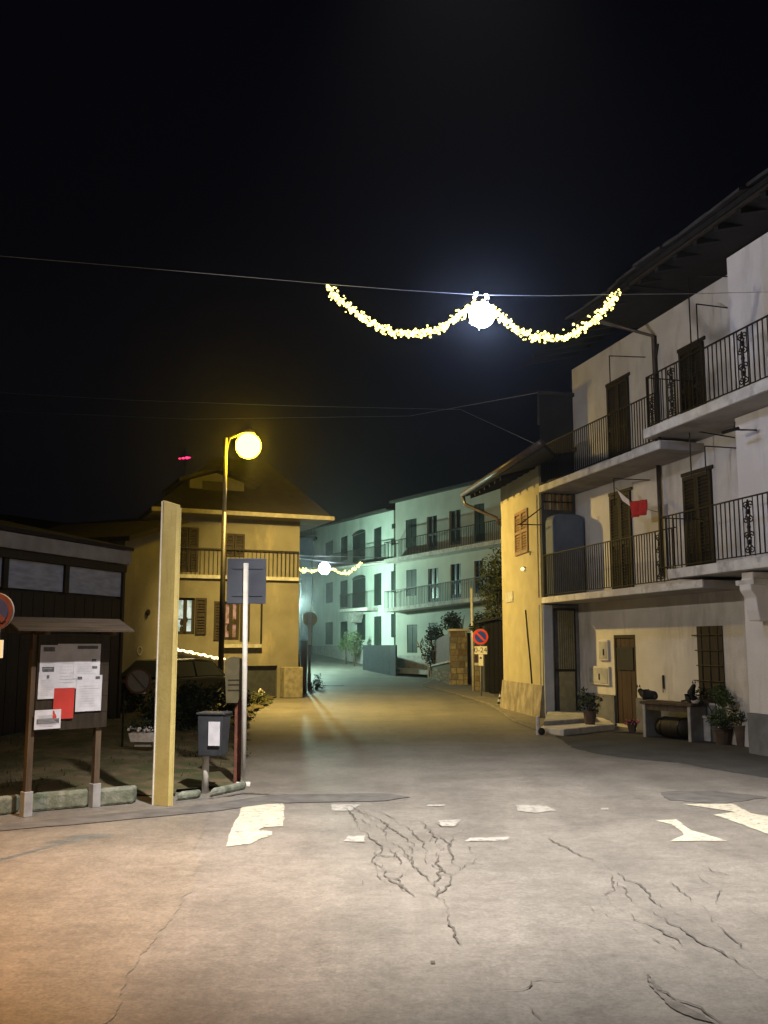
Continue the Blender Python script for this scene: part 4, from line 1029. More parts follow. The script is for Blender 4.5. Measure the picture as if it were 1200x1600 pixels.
MB().hexa([(-.1, -.4, zr0), (xR1, -.4, zE), (xR1, 4.5, zE + .4), (-.1, 4.5, zr0 + .4)], [(-.1, -.4, zr0 + .15), (xR1, -.4, zE + .15), (xR1, 4.5, zE + .52), (-.1, 4.5, zr0 + .52)]).build('roof', ROOFM, tm)
MB().box(.0, xR1, -.06, -.002, -.3, FM.px(635, 1024, 0)[1]).build('plinth', CONC, tm)
# left block
FN = Fr(.62, 60.3, .3077, -.9515, .3)
tn = thing('arched_balcony_building', 'pale green three storey building with dark arched windows under the far garland', 'building', FN.o, FN.a)
winsL = [(584, 824, 596, 872), (550, 834, 571, 876), (532, 838, 543, 876), (508, 846, 520, 868), (612, 818, 616, 826), (611, 842, 616, 852),
         (584, 896, 596, 946), (611, 892, 617, 925), (550, 904, 571, 949), (531, 907, 543, 949), (508, 910, 520, 942),
         (584, 963, 596, 1008), (611, 959, 617, 996), (557, 960, 571, 1000), (531, 971, 543, 1016), (508, 972, 520, 1007)]
opsL = [mwin(FN, b) for b in winsL]
xL0 = FN.px(455, 900, 0)[0]; zTL = FN.px(560, 803, 0)[1]
print('left block', xL0, zTL)
zr0, zr1 = FN.px(617, 791, -.5), FN.px(521, 815, -.5)
sl = (zr0[1] - zr1[1]) / (zr0[0] - zr1[0]); za = zr0[1]; zb = za + sl * xL0; zlow = min(za, zb) - .02
print('left eaves', za, zb)
wall_mesh(xL0, -.02, -.3, zlow, opsL, 0, .25).build('wall', STU_M, tn)
MB().prof([(xL0, zlow + .002), (-.02, zlow + .002), (-.02, za + .01), (xL0, zb + .01)], 0, .3).build('eaves_wedge', STU_M, tn)
MB().box(xL0 + .01, -.03, .31, 9, -.3, zlow - .4).build('side_wall', STU_M, tn)
for i, o in enumerate(opsL): far_window(tn, o, SHUTM)
for i in (1, 8):
    x0, x1, z0, z1 = opsL[i]; m = MB(); n = 8; xm = (x0 + x1) / 2
    m.prof([(xm + (x1 - x0) / 2 * math.cos(math.pi * k / n), z1 - .003 + .25 * math.sin(math.pi * k / n)) for k in range(n + 1)], -.015, .01).build('arch_head', SHUTM, tn)
zr0, zr1 = FN.px(617, 791, -.5), FN.px(521, 815, -.5)
sl = (zr0[1] - zr1[1]) / (zr0[0] - zr1[0]); za = zr0[1]; zb = za + sl * (xL0 - 0)
MB().hexa([(xL0, -.5, zb), (0, -.5, za), (0, 4.5, za + .3), (xL0, 4.5, zb + .3)], [(xL0, -.5, zb + .14), (0, -.5, za + .14), (0, 4.5, za + .42), (xL0, 4.5, zb + .42)]).build('roof', ROOFM, tn)
far_slab(tn, FN, (470, 893), (601, 876), .16, -.6); far_slab(tn, FN, (530, 952), (573, 949), .2, -.8)
a = FN.px(552, 955, -.4); MB().prof([(a[0] - .9, a[1] - .1), (a[0] + 1.2, a[1] - .1), (a[0] + .7, a[1] - .8), (a[0] - .2, a[1] - .8)], -.7, -.002).build('bracket', CONC, tn)
MB().box(xL0, -.02, -.06, -.002, -.3, FN.px(520, 1009, 0)[1]).build('plinth', CONC, tn)
# dark gate panel and greenery at the foot
ta = FN.px(567, 1040, -1.6); tb = FN.px(618, 1040, -1.6); tz = FN.px(590, 1008, -1.6)[1]
t = thing('dark_garage_door', 'dark grey panel screen at the foot of the pale green building', 'screen', FN.o, FN.a)
n = 6
for k in range(n): MB().box(ta[0] + (tb[0] - ta[0]) * k / n + .01, ta[0] + (tb[0] - ta[0]) * (k + 1) / n - .01, -1.6, -1.5, -.3, tz).build('panel', BINM, t)
for j, (px_, py_, lab) in enumerate(((541, 1006, 'left of two pale green shrubs under the far bracket balcony'), (554, 1004, 'right of two pale green shrubs under the far bracket balcony'))):
    c = FN.px(px_, py_, -1.2); P_ = FN.P(c[0], -1.2, c[1]); rnd = random.Random(40 + j)
    t = thing('shrub', lab, 'shrub', (P_.x, P_.y, 0), 0)
    MB().tube([(0, 0, 0), (0, 0, P_.z)], .06, 6).build('trunk', BARK, t)
    leaves((0, 0, P_.z), (.6, .5, .9), 700, .14, rnd, 'crown', mat('pale_leaf', (.12, .17, .07), (.07, .1, .04), 7), t)
# pavement wedge in front of the right block
m = MB().poly([FM.P(-.3, -1.2)[:2], FM.P(6, -1.6)[:2], FM.P(6, 0)[:2], FM.P(-.3, 0)[:2]], .2, .45); m.build('pavement', CONC, None, kind='structure')
# end building far left behind the garland; bluish light put into its wall colour
FD = Fr(-6.6, 79, .985, -.17, .9)
t = thing('dark_end_building', 'dim blue lit building end seen behind the left house corner', 'building', FD.o, FD.a)
x1_ = FD.px(487, 950, 0)[0]; zt_ = FD.px(470, 842, 0)[1]
o1 = FD.box(470, 905, 478, 935, 0); o2 = FD.box(470, 958, 478, 990, 0)
wall_mesh(-6, x1_, -2, zt_, [o1, o2], 0, .2).build('wall', mat('blue_lit_render', (.10, .12, .17), (.07, .085, .12), 1.2), t)
far_window(t, o1, SHUTM); far_window(t, o2, SHUTM)
MB().box(-6, x1_ + .3, -.5, 5, zt_, zt_ + .2).build('roof', ROOFM, t)

# ================================================================== LEFT HOUSE
FH = Fr(-7.2, 32.2, .919, .394)
xh = FH.px(467, 950, 0)[0]; zh = FH.px(370, 803, 0)[1]; print('left house', xh, zh)
th = thing('cream_corner_house', 'cream house with dark roof dormer and lit ground windows left of the road', 'house', FH.o, FH.a)
zb = FH.px(400, 1038, 0)[1]
hw_ = [FH.box(277, 824, 310, 893, 0), FH.box(350, 834, 382, 870, 0), FH.box(276, 934, 304, 991, 0), FH.box(350, 940, 374, 1000, 0), FH.box(385, 1040, 433, 1085, 0)]
hw_[4] = (hw_[4][0], hw_[4][1], 0.02, zb - .05)
hw_[0] = (max(.1, hw_[0][0]), *hw_[0][1:])
hw_[2] = (max(.1, hw_[2][0]), *hw_[2][1:])
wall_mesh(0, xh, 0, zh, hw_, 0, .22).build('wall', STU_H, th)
MB().box(0.01, xh - .01, .31, 10, 0, zh - .02).build('rear_wall', STU_H, th)
def door_leaves(F_, o, mt):
    xm = (o[0] + o[1]) / 2
    shutter_leaf(th, o[0], xm - .01, -.04, o[2], o[3], mt, .09); shutter_leaf(th, xm + .01, o[1], -.04, o[2], o[3], mt, .09)
door_leaves(FH, hw_[0], DWOOD); door_leaves(FH, hw_[1], DWOOD)
def lit_window(o, glow, curt, nm, dim):
    x0, x1, z0, z1 = o; xm = (x0 + x1) / 2
    w = MB().box(x0, x1, .17, .19, z0, z1).build('window', glow, th)
    f = MB().box(x0, x0 + .08, .10, .15, z0, z1).box(x1 - .08, x1, .10, .15, z0, z1).box(xm - .06, xm + .06, .10, .15, z0, z1).box(x0 + .08, x1 - .08, .1, .15, z1 - .08, z1).box(x0 + .08, x1 - .08, .1, .15, z0, z0 + .1)
    zm = z0 + (z1 - z0) * .40; f.box(x0 + .08, x1 - .08, .11, .14, zm, zm + .04)
    f.build('frame', DWOOD, w)
    for k in range(dim):
        rr = random.Random(k + dim); xx = rr.uniform(x0 + .12, x1 - .12); zz = z0 + rr.uniform(.1, .5) * (z1 - z0)
        MB().ball((xx, .155, zz), .07, sz=1.6, sy=.1, n=8).build('curtain_motif', DWOOD, w)
    return w
def glow_mat(name, c1, c2, st, sc):
    m, n, l, b = nodes(name)
    tc = n.new('ShaderNodeTexCoord'); z = n.new('ShaderNodeTexNoise'); z.inputs['Scale'].default_value = sc; z.inputs['Detail'].default_value = 4
    l.new(tc.outputs['Object'], z.inputs['Vector']); r = n.new('ShaderNodeValToRGB'); r.color_ramp.elements[0].position = .4; r.color_ramp.elements[1].position = .58
    r.color_ramp.elements[0].color = (*c1, 1); r.color_ramp.elements[1].color = (*c2, 1); l.new(z.outputs['Fac'], r.inputs[0])
    l.new(r.outputs[0], b.inputs['Emission Color']); b.inputs['Emission Strength'].default_value = st; b.inputs['Base Color'].default_value = (.05, .05, .05, 1)
    return m
lit_window(hw_[2], glow_mat('lit_curtain', (.35, .5, .42), (.85, 1, .9), .75, 4), None, '', 3)
lit_window(hw_[3], glow_mat('pink_lit_curtain', (.30, .07, .04), (.85, .38, .28), .45, 5), None, '', 2)
# open shutters beside the lit windows
for o, side in ((hw_[2], 1), (hw_[3], -1), (hw_[3], 1)):
    w = .62 * (o[1] - o[0])
    a, b = (o[1] + .02, o[1] + .02 + w) if side > 0 else (o[0] - .02 - w, o[0] - .02)
    shutter_leaf(th, max(.02, a), b, -.06, o[2], o[3], DWOOD, .09)
# balcony band
zba = FH.px(370, 905, -.14)[1]; x1b = FH.px(467, 908, -.14)[0]
sl_ = MB().box(-.05, x1b, -.14, -.002, zba, zba + .12).build('balcony_slab', CONC, th)
r_ = MB().box(-.05, x1b, -.13, -.09, zba + 1.0, zba + 1.04)
n = int((x1b + .05) / .15)
for k in range(n + 1): r_.box(-.05 + k * .15, -.035 + k * .15, -.12, -.10, zba + .12, zba + 1.0)
r_.build('railing', IRON, sl_, kind='stuff')
# lower balcony box in front of right lit window
zb0, zb1 = FH.px(400, 1012, -.2)[1], FH.px(400, 990, -.2)[1]; xa, xb_ = FH.px(345, 1000, -.2)[0], FH.px(409, 1000, -.2)[0]
MB().box(xa, xb_, -.2, -.003, zb0, zb0 + .12).build('lower_balcony', CONC, th)
MB().tube([(xb_, -.1, zb0), (xb_, -.1, FH.px(409, 905, -.1)[1])], .03, 6).build('balcony_post', IRON, th)
MB().box(hw_[4][0], hw_[4][1], .15, .2, 0, zb - .05).build('basement_door', BINM, th)
MB().box(hw_[4][1] + .1, xh + .02, -.5, -.003, 0, zb * .92).build('stone_base', STONE[1], th, bevel=.03)
# roof: eave overhang, hip, dormer
oh = .75
zr = zh + 2.6
e0 = (-oh, -oh, zh - .05); e1 = (xh + 1.0, -oh, zh - .05); e2 = (xh + 1.0, 10.5, zh - .05); e3 = (-oh, 10.5, zh - .05)
r0 = (2.2, 3.4, zr); r1 = (xh - .3, 3.4, zr)
MB().add([e0, e1, e2, e3, r0, r1], [(0, 1, 5, 4), (1, 2, 5), (2, 3, 4, 5), (3, 0, 4)]).build('roof', TILE, th)
MB().box(-oh, xh + 1.0, -oh, 10.5, zh - .17, zh - .06).build('soffit', STU_H, th)
MB().box(-oh - .05, xh + 1.0, -oh - .1, -oh - .005, zh - .16, zh - .02).build('gutter', mat('dull_gutter_paint', (.26, .24, .20), (.18, .165, .14), 6, .6), th)
# dormer
zd0 = FH.px(350, 783, -.1)
dx0, dx1 = FH.px(283, 760, .8)[0], FH.px(390, 760, .8)[0]
zw0, zw1 = FH.px(340, 782, .8)[1], FH.px(340, 752, .8)[1]; za_ = FH.px(340, 737, .8)[1]
dm = (dx0 + dx1) / 2
MB().prof([(dx0 + .3, zh + .1), (dx1 - .2, zh + .1), (dx1 - .2, zw1), (dm, za_ - .05), (dx0 + .3, zw1)], .8, 3.2).build('dormer', STU_H, th)
w = MB().box(dx0 + .75, dx1 - .85, .74, .79, zw0 - .1, zw1 - .02).build('dormer_window', DWOOD, th)
m = MB()
for sx, xx in ((-1, dx0 - .15), (1, dx1 + .25)):
    ze_ = zw1 - .15
    m.add([(dm, .35, za_), (xx, .35, ze_), (xx, 3.6, ze_), (dm, 3.6, za_), (dm, .35, za_ + .12), (xx, .35, ze_ + .12), (xx, 3.6, ze_ + .12), (dm, 3.6, za_ + .12)],
          [(0, 1, 2, 3), (4, 7, 6, 5), (0, 4, 5, 1), (1, 5, 6, 2), (2, 6, 7, 3)])
m.build('dormer_roof', TILE, th, fix=True)
# side wall facing the left garden
FS = Fr(-7.2 - .394 * 12, 32.2 + .919 * 12, .394, -.919)
MB().box(-.02, -.003, .0, 10, 0, zh - .2).build('side_wall', STU_H, th)
# terrace canopy with light string, in front-left of the house
cA = AtY(262, 1013, 27.0); cB = AtY(350, 1032, 29.0)
t = thing('terrace_canopy', 'low sloping canopy beside the cream house above the parked car', 'canopy', (cA.x, cA.y, 0), 0)
v0 = Vector((0, 0, cA.z)); v1 = Vector((cB.x - cA.x, cB.y - cA.y, cB.z))
MB().hexa([v0 + Vector((0, 0, -.30)), v1 + Vector((0, 0, -.22)), v1 + Vector((-.6, 1.6, -.1)), v0 + Vector((-.6, 2.4, -.1))], [v0 + Vector((0, 0, -.02)), v1 + Vector((0, 0, -.02)), v1 + Vector((-.6, 1.6, .1)), v0 + Vector((-.6, 2.4, .1))]).build('panel', OLIVE, t)
MB().tube([(.2, .3, 0), (.2, .3, cA.z - .2)], .05, 8).build('post', DWOOD, t); MB().tube([(v1.x - .1, v1.y + .3, 0), (v1.x - .1, v1.y + .3, v1.z - .2)], .05, 8).build('post', DWOOD, t)
t = thing('light_strip', 'string of warm white lights along the edge of the low canopy', 'string lights', (cA.x, cA.y, 0), 0)
m = MB(); rnd = random.Random(2); pts = []
for k in range(41):
    u = k / 40; p_ = v0.lerp(v1, u) + Vector((0, -.06, .03 + .02 * math.sin(k * 1.3))); pts.append(p_)
    m.ball(p_, rnd.uniform(.014, .034), sx=2.2, n=6)
m.build('bulbs', emit('warm_led', (1, .78, .36), 5), t, kind='stuff')
MB().tube(pts, .008, 5).build('cord', IRON, t)

# street lamp
LB = (AtY(346, 1000, 27.5).x, 27.5)
t = thing('street_lamp', 'tall street lamp with glowing yellow head in front of the cream house', 'street lamp', (LB[0], LB[1], 0), 0)
zl = AtY(346, 684, 27.5).z; zm_ = AtY(346, 800, 27.5).z
MB().tube([(0, 0, 0), (0, 0, zm_)], .085, 12, r2=.07).build('lower_pole', IRON, t, smooth=True)
MB().tube([(0, 0, zm_), (0, 0, zl)], .06, 12, r2=.05).build('upper_pole', PMETAL, t, smooth=True)
hx_ = SOD[0] - LB[0]
MB().tube([(0, 0, zl - .5), (.12, 0, zl + .0), (hx_, 0, SOD[2] + .90)], .035, 8).build('arm', PMETAL, t, smooth=True)
MB().lathe([(.0, .0), (.20, 0), (.16, .09), (.05, .14), (0, .14)], (hx_, 0, SOD[2] + .80), 18).build('housing', METAL, t)
MB().ball((hx_, 0, SOD[2] + .44), .37, n=22).build('glare_globe', emit('sodium_glow', (1.0, .62, .0118), 75), t, smooth=True)  # globe enlarged so its shape takes in the glare around the lamp

# dark roofs / veranda building at far left
FV = Fr(-5.27, 19.5, .307, .951)
xv0 = -14; tvb = thing('veranda_building', 'dark brown veranda building with pale fascia and frosted panes behind the notice board', 'building', FV.o, FV.a)
zf0 = FV.px(120, 880, 0)[1]; zf1 = FV.px(120, 850, 0)[1]
zw_0 = FV.px(100, 925, 0)[1]; zw_1 = FV.px(100, 884, 0)[1]
print('veranda', zf0, zf1, zw_0, zw_1)
MB().box(xv0, 0, .05, 6, 0, zw_0 - .03).build('lower_wall', DWOOD, tvb)
MB().box(xv0, .02, -.12, 6, zw_1 + .17, zf1).build('fascia', mat('dull_tan_fascia', (.34, .30, .24), (.24, .21, .17), 3, .9, bump=.3), tvb)
MB().box(xv0, 0, -.05, .1, zw_1 + .02, zw_1 + .16).build('beam', DWOOD, tvb)
cols = [195, 104, 8, -110, -260]
xsx = [FV.px(c, 905, 0)[0] for c in cols]; xsx[0] = 0
for a_, b_ in zip(xsx[1:], xsx[:-1]):
    MB().box(a_ - .06, a_ + .06, -.02, .12, zw_0 - .02, zw_1 + .02).build('window_post', DWOOD, tvb)
    MB().box(a_ + .065, b_ - .065, .03, .05, zw_0, zw_1 + .01).build('window_pane', GLASSW, tvb)
MB().box(-.08, 0, -.02, .12, 0, zw_1 + .02).build('corner_post', DWOOD, tvb)
n = 26
for k in range(n): MB().box(-.1 - (k + 1) * .3, -.1 - k * .3 - .015, .0, .04, .3, zw_0 - .06).build('wall_board', DWOOD, tvb)
MB().hexa([(xv0, -.16, zf1 + .01), (.06, -.16, zf1 + .01), (.06, 6, zf1 + 1.3), (xv0, 6, zf1 + 1.3)], [(xv0, -.16, zf1 + .08), (.06, -.16, zf1 + .08), (.06, 6, zf1 + 1.4), (xv0, 6, zf1 + 1.4)]).build('roof', TILE, tvb)
# cream wing with garage behind between veranda and corner house
a = AtY(190, 1000, 27); b = AtY(268, 1000, 29.5)
FQ = Fr(a.x, a.y, b.x - a.x, b.y - a.y)
t = thing('cream_garden_wing', 'low cream annex wall between the veranda building and corner house', 'building', FQ.o, FQ.a)
xq = FQ.px(268, 1000, 0)[0]
z0q, z1q = FQ.px(196, 845, 0)[1], FQ.px(262, 815, 0)[1]
MB().prof([(0, 0), (xq, 0), (xq, z1q), (0, z0q)], 0, 4).build('wall', STU_H, t)
MB().hexa([(-.4, -.4, z0q - .05), (xq + .1, -.4, z1q + .0), (xq + .1, 4.2, z1q), (-.4, 4.2, z0q - .05)], [(-.4, -.4, z0q + .08), (xq + .1, -.4, z1q + .14), (xq + .1, 4.2, z1q + .14), (-.4, 4.2, z0q + .08)]).build('roof', TILE, t)
p_ = FQ.px(231, 957, -.05); MB().ball((p_[0], -.06, p_[1]), .10, sy=.5, n=8).build('wall_vent', IRON, t)
p_ = FQ.px(218, 1017, -.01); t2_ = thing('wall_emblem', 'faint round emblem on the cream annex wall above the round sign', 'emblem', FQ.o, FQ.a)
MB().disc((p_[0], p_[1]), .13, -.02, -.003, r_in=.10).build('ring', CONC, t2_)

# round blank/no-parking sign by annex
SR = G(192, 1228); 
RY = 15.5; c = AtY(216, 1064, RY); pb = AtY(192, 1100, RY)
t = thing('round_sign', 'faded round sign with slash on a thin bent pole before the annex', 'road sign', (c.x, RY, .3), 0)
q = RY / 1500
MB().tube([(pb.x - c.x, .05, -.3), (pb.x - c.x, .05, c.z - .5), (-.1, .05, c.z - .35), (0, .05, c.z - .3)], .018, 8).build('pole', IRON, t)
MB().disc((0, c.z - .3), 20 * q, .0, .02).build('rim', mat('faded_red_rim', (.10, .05, .035), (.07, .04, .03), 5), t)
MB().disc((0, c.z - .3), 16.5 * q, -.006, -.001).build('face', mat('faded_grey_face', (.19, .19, .20), (.15, .15, .16), 5), t)
MB().prof([(-.12, c.z - .3 + .11), (-.10, c.z - .3 + .13), (.12, c.z - .3 - .11), (.10, c.z - .3 - .13)], -.010, -.0065).build('slash', mat('faded_slash', (.08, .075, .09), None, 5), t)
# flower box
FX = AtY(222, 1148, 15.2); t = thing('flower_planter', 'white planter box full of pale flowers behind the yellow post', 'planter', (FX.x, FX.y, .3), 0)
zb_ = FX.z - .3
MB().hexa([(-.15, -.1, zb_ - .10), (.2, -.1, zb_ - .10), (.2, .12, zb_ - .10), (-.15, .12, zb_ - .10)], [(-.18, -.13, zb_ + .03), (.23, -.13, zb_ + .03), (.23, .15, zb_ + .03), (-.18, .15, zb_ + .03)]).build('box', PETAL, t)
MB().box(-.1, .15, -.05, .08, -.05, zb_ - .1).build('stand', CONC, t)
rnd = random.Random(8); m = MB()
for k in range(40): m.ball((rnd.uniform(-.2, .23), rnd.uniform(-.13, .1), zb_ + .06 + rnd.uniform(0, .06)), rnd.uniform(.014, .026), n=6)
m.build('flowers', PETAL, t, kind='stuff')
leaves((0, 0, zb_ + .12), (.26, .15, .12), 160, .06, rnd, 'foliage', LEAFD, t)
# garden hedges and parked car
bush('dark shapeless hedge behind the litter bin beside the parked car', 300, 1108, 19.5, (.72, .5, .55), 3200, LEAFD, 31, .08, gzv=.2)
bush('dark hedge clump between the litter bin and the brown signpost', 338, 1100, 20.5, (.6, .5, .45), 2200, LEAFD, 32, .08, gzv=.2)
bush('dark hedge clump directly right of the yellow post', 262, 1125, 18.0, (.5, .5, .45), 1100, LEAFD, 33, .08, gzv=.2)
bush('low dark shrub at the foot of the annex wall', 205, 1110, 21, (.6, .5, .5), 900, LEAFD, 35, .09, gzv=.2)
bush('small green shrub on the grass corner beside the road', 398, 1092, 29, (.45, .4, .28), 700, LEAFY, 37, .07)
t = thing('flowering_plant', 'small white flowering plant at the grass corner by the basement', 'plant', G(408, 1096), 0)
MB().tube([(0, 0, 0), (0, 0, .35)], .015, 5).build('stem', BARK, t)
rnd = random.Random(12); m = MB()
for k in range(16): m.ball((rnd.uniform(-.10, .10), rnd.uniform(-.08, .08), .3 + rnd.uniform(-.1, .14)), rnd.uniform(.02, .04), n=6)
m.build('flowers', PETAL, t, kind='stuff')
cp = AtY(318, 1085, 24.5)
def car(label, loc, rz, paint):
    t = thing('parked_car', label, 'car', loc, rz)
    # side profile, length 4 m along x
    body = [(-2.0, .30), (-2.02, .62), (-1.85, .86), (-1.3, .93), (1.0, .96), (1.75, .90), (2.0, .70), (2.02, .36), (1.7, .25), (-1.8, .25)]
    cab = [(-1.25, .92), (-.62, 1.40), (.55, 1.44), (1.15, 1.38), (1.72, .93)]
    MB().prof(body, -.82, .82).build('body', paint, t, bevel=.06)
    m = MB(); n = len(cab); v = [(x, -.74 + (.13 if z > 1.2 else 0), z) for x, z in cab] + [(x, .74 - (.13 if z > 1.2 else 0), z) for x, z in cab]
    m.add(v, [tuple(range(n)), tuple(range(n, 2 * n))[::-1]] + [(i, n + i, n + (i + 1) % n, (i + 1) % n) for i in range(n)]).build('roof', paint, t, bevel=.04)
    MB().quad((-1.22, -.60, .97), (-1.22, .60, .97), (-.68, .54, 1.37), (-.68, -.54, 1.37)).build('windscreen', GLASSD, t).location = (-.02, 0, .02)
    for sy in (-1, 1):
        w = MB(); w.add([(-1.0, sy * .755, .98), (.2, sy * .755, .98), (.2, sy * .635, 1.36), (-.58, sy * .635, 1.36)], [(0, 1, 2, 3) if sy < 0 else (3, 2, 1, 0)]).build('side_window', GLASSD, t)
        w = MB(); w.add([(.28, sy * .755, .98), (1.45, sy * .755, .98), (1.1, sy * .635, 1.34), (.28, sy * .635, 1.37)], [(0, 1, 2, 3) if sy < 0 else (3, 2, 1, 0)]).build('side_window', GLASSD, t)
        MB().box(-2.03, -1.93, sy * .74 - .12, sy * .74 + .06, .60, .74).build('headlight', SWHITE, t, bevel=.02)
        MB().box(1.95, 2.03, sy * .74 - .1, sy * .74 + .06, .62, .80).build('tail_light', SRED, t, bevel=.02)
        MB().ball((-.85, sy * .92, 1.0), .09, sx=.6, n=8).build('wing_mirror', paint, t)
        for xw in (-1.25, 1.28):
            tw_ = MB().disc((xw, .31), .31, sy * .80 - .1, sy * .80 + .1, 20).build('tyre', TYRE, t)
            MB().disc((xw, .31), .19, sy * .80 + sy * .10, sy * .80 + sy * .115, 16).build('rim', METAL, tw_, fix=True)
    return t
car('dark car parked under the canopy behind the litter bin', (cp.x - 1.3, 26.3, 0), R(64), CARP)
t = thing('blue_container', 'dark blue covered container beside the stone base of the corner house', 'container', G(455, 1087), 0)
q = G(455, 1087).y / 1500
MB().hexa([(-9 * q, 0, 0), (9 * q, 0, 0), (9 * q, .6, 0), (-9 * q, .6, 0)], [(-10 * q, 0, 17 * q), (10 * q, 0, 17 * q), (10 * q, .6, 17 * q), (-10 * q, .6, 17 * q)]).build('body', CARB, t, bevel=.02)
MB().box(-11 * q, 11 * q, -.04, .64, 17 * q + .002, 20 * q).build('lid', BINM, t, bevel=.02)
# round sign seen from behind, brown post, bollard, trunk, bush
RB = G(481, 1080); q = RB.y / 1500
t = thing('reversed_road_sign', 'back of a round road sign on slotted post at the house corner', 'road sign', RB, 0)
zz = AtY(483, 967, RB.y).z
MB().disc((.05, zz), 11.5 * q, .04, .06).build('disc', YPOST, t)
MB().box(.05 - 2.6 * q, .05 + 2.6 * q, -.02, .03, zz - 40 * q, zz + 9 * q).build('post', PMETAL, t)
MB().box(.05 - 2 * q, .05 + 2 * q, -.03, .02, 0, zz - 40.1 * q).build('lower_post', BRED, t)
t = thing('brown_timber_post', 'thick brown timber post standing at the corner of the cream house', 'post', G(474, 1083), 0)
q = G(474, 1083).y / 1500
MB().box(-4.5 * q, 4.5 * q, 0, .25, 0, 78 * q).build('shaft', BRED, t, bevel=.02); MB().box(-5 * q, 5 * q, -.03, .28, 78 * q + .002, 80 * q).build('cap', DWOOD, t)
t = thing('white_bollard', 'short white bollard at the left edge of the road', 'bollard', G(483, 1076), 0)
q = G(483, 1076).y / 1500
MB().lathe([(0, 0), (3.2 * q, 0), (3.0 * q, 23 * q), (2.2 * q, 25 * q), (0, 25.5 * q)], n=12).build('shaft', PMETAL, t)
t = thing('tree_stump', 'ivy covered trunk against the corner of the cream house', 'tree', G(461, 1085), 0)
q = G(461, 1085).y / 1500
MB().tube([(0, 0, 0), (.05, 0, .8), (-.03, .05, 1.7)], .22, 9, r2=.12).build('trunk', BARK, t)
leaves((0, .0, 1.1), (.33, .3, .85), 900, .10, random.Random(50), 'crown', LEAFY, t)
bush('little dark shrub at the road edge beside the white bollard', 494, 1070, 40, (.35, .4, .40), 500, LEAFD, 51, .08)
t = thing('road_drain', 'dark iron drain grating across the road beyond the bollard', 'drain', G(520, 1071.5), 0)
q = G(520, 1071).y / 1500
MB().box(-15 * q, 17 * q, -.15, .15, .004, .012).build('frame', IRON, t)
for k in range(12): MB().box((-14 + 2.6 * k) * q, (-13 + 2.6 * k) * q, -.13, .13, .0125, .018).build('bar', BINM, t)

# ================================================================== NOTICE BOARD AND POSTS (left foreground)
bP = G(40, 1276); bQ = G(147, 1261)
FNB = Fr(bP.x, bP.y, bQ.x - bP.x, bQ.y - bP.y); bw = (bQ - bP).length
t = thing('notice_board', 'wooden village notice board with small pitched roof and pinned papers', 'notice board', FNB.o, FNB.a)
ztop = FNB.px(90, 990, 0)[1]; zb0 = FNB.px(95, 1140, 0)[1]; zb1 = ztop
print('board', bw, zb0, zb1)
for xx in (0, bw):
    o = MB().box(xx - .035, xx + .035, -.035, .035, .24, zb1).build('post', BWOOD, t, bevel=.006)
    MB().box(xx - .05, xx + .05, -.05, .05, 0, .26).build('metal_foot', METAL, t, bevel=.006)
x_r = FNB.px(168, 1080, -.06)[0]
n = 6
for k in range(n):
    MB().box(.015, x_r, -.065, -.038, zb0 + (zb1 - zb0) * k / n + .002, zb0 + (zb1 - zb0) * (k + 1) / n - .002).build('board', DWOOD, t)
# roof
rx0, rx1 = FNB.px(22, 985, -.25)[0], FNB.px(203, 990, -.25)[0]
zr_ = FNB.px(100, 978, 0)[1]; ri = FNB.px(60, 972, 0)[1]
print('roof', rx0, rx1, zr_)
for s_ in (-1, 1):
    for k in range(5):
        a = s_ * (.02 + k * .065); b = s_ * (.02 + (k + 1) * .065 - .004)
        za = ri + .06 - abs(a) * .42; zb_2 = ri + .06 - abs(b) * .42
        MB().hexa([(rx0, a, za - .02), (rx1, a, za - .02), (rx1, b, zb_2 - .02), (rx0, b, zb_2 - .02)], [(rx0, a, za), (rx1, a, za), (rx1, b, zb_2), (rx0, b, zb_2)]).build('roof_board', mat('old_roof_boards', (.062, .044, .030), (.035, .026, .018), 5, .8, stretch=(.5, 4, 4), bump=.4), t)
MB().box(rx0 + .05, rx1 - .05, -.05, .05, ri - .12, ri - .0).build('ridge_beam', DWOOD, t)
for xx in (0, bw): MB().hexa([(xx - .03, -.28, ri - .14), (xx + .03, -.28, ri - .14), (xx + .03, .28, ri - .14), (xx - .03, .28, ri - .14)], [(xx - .03, -.28, ri - .09), (xx + .03, -.28, ri - .09), (xx + .03, .28, ri - .09), (xx - .03, .28, ri - .09)]).build('roof_bracket', BWOOD, t)
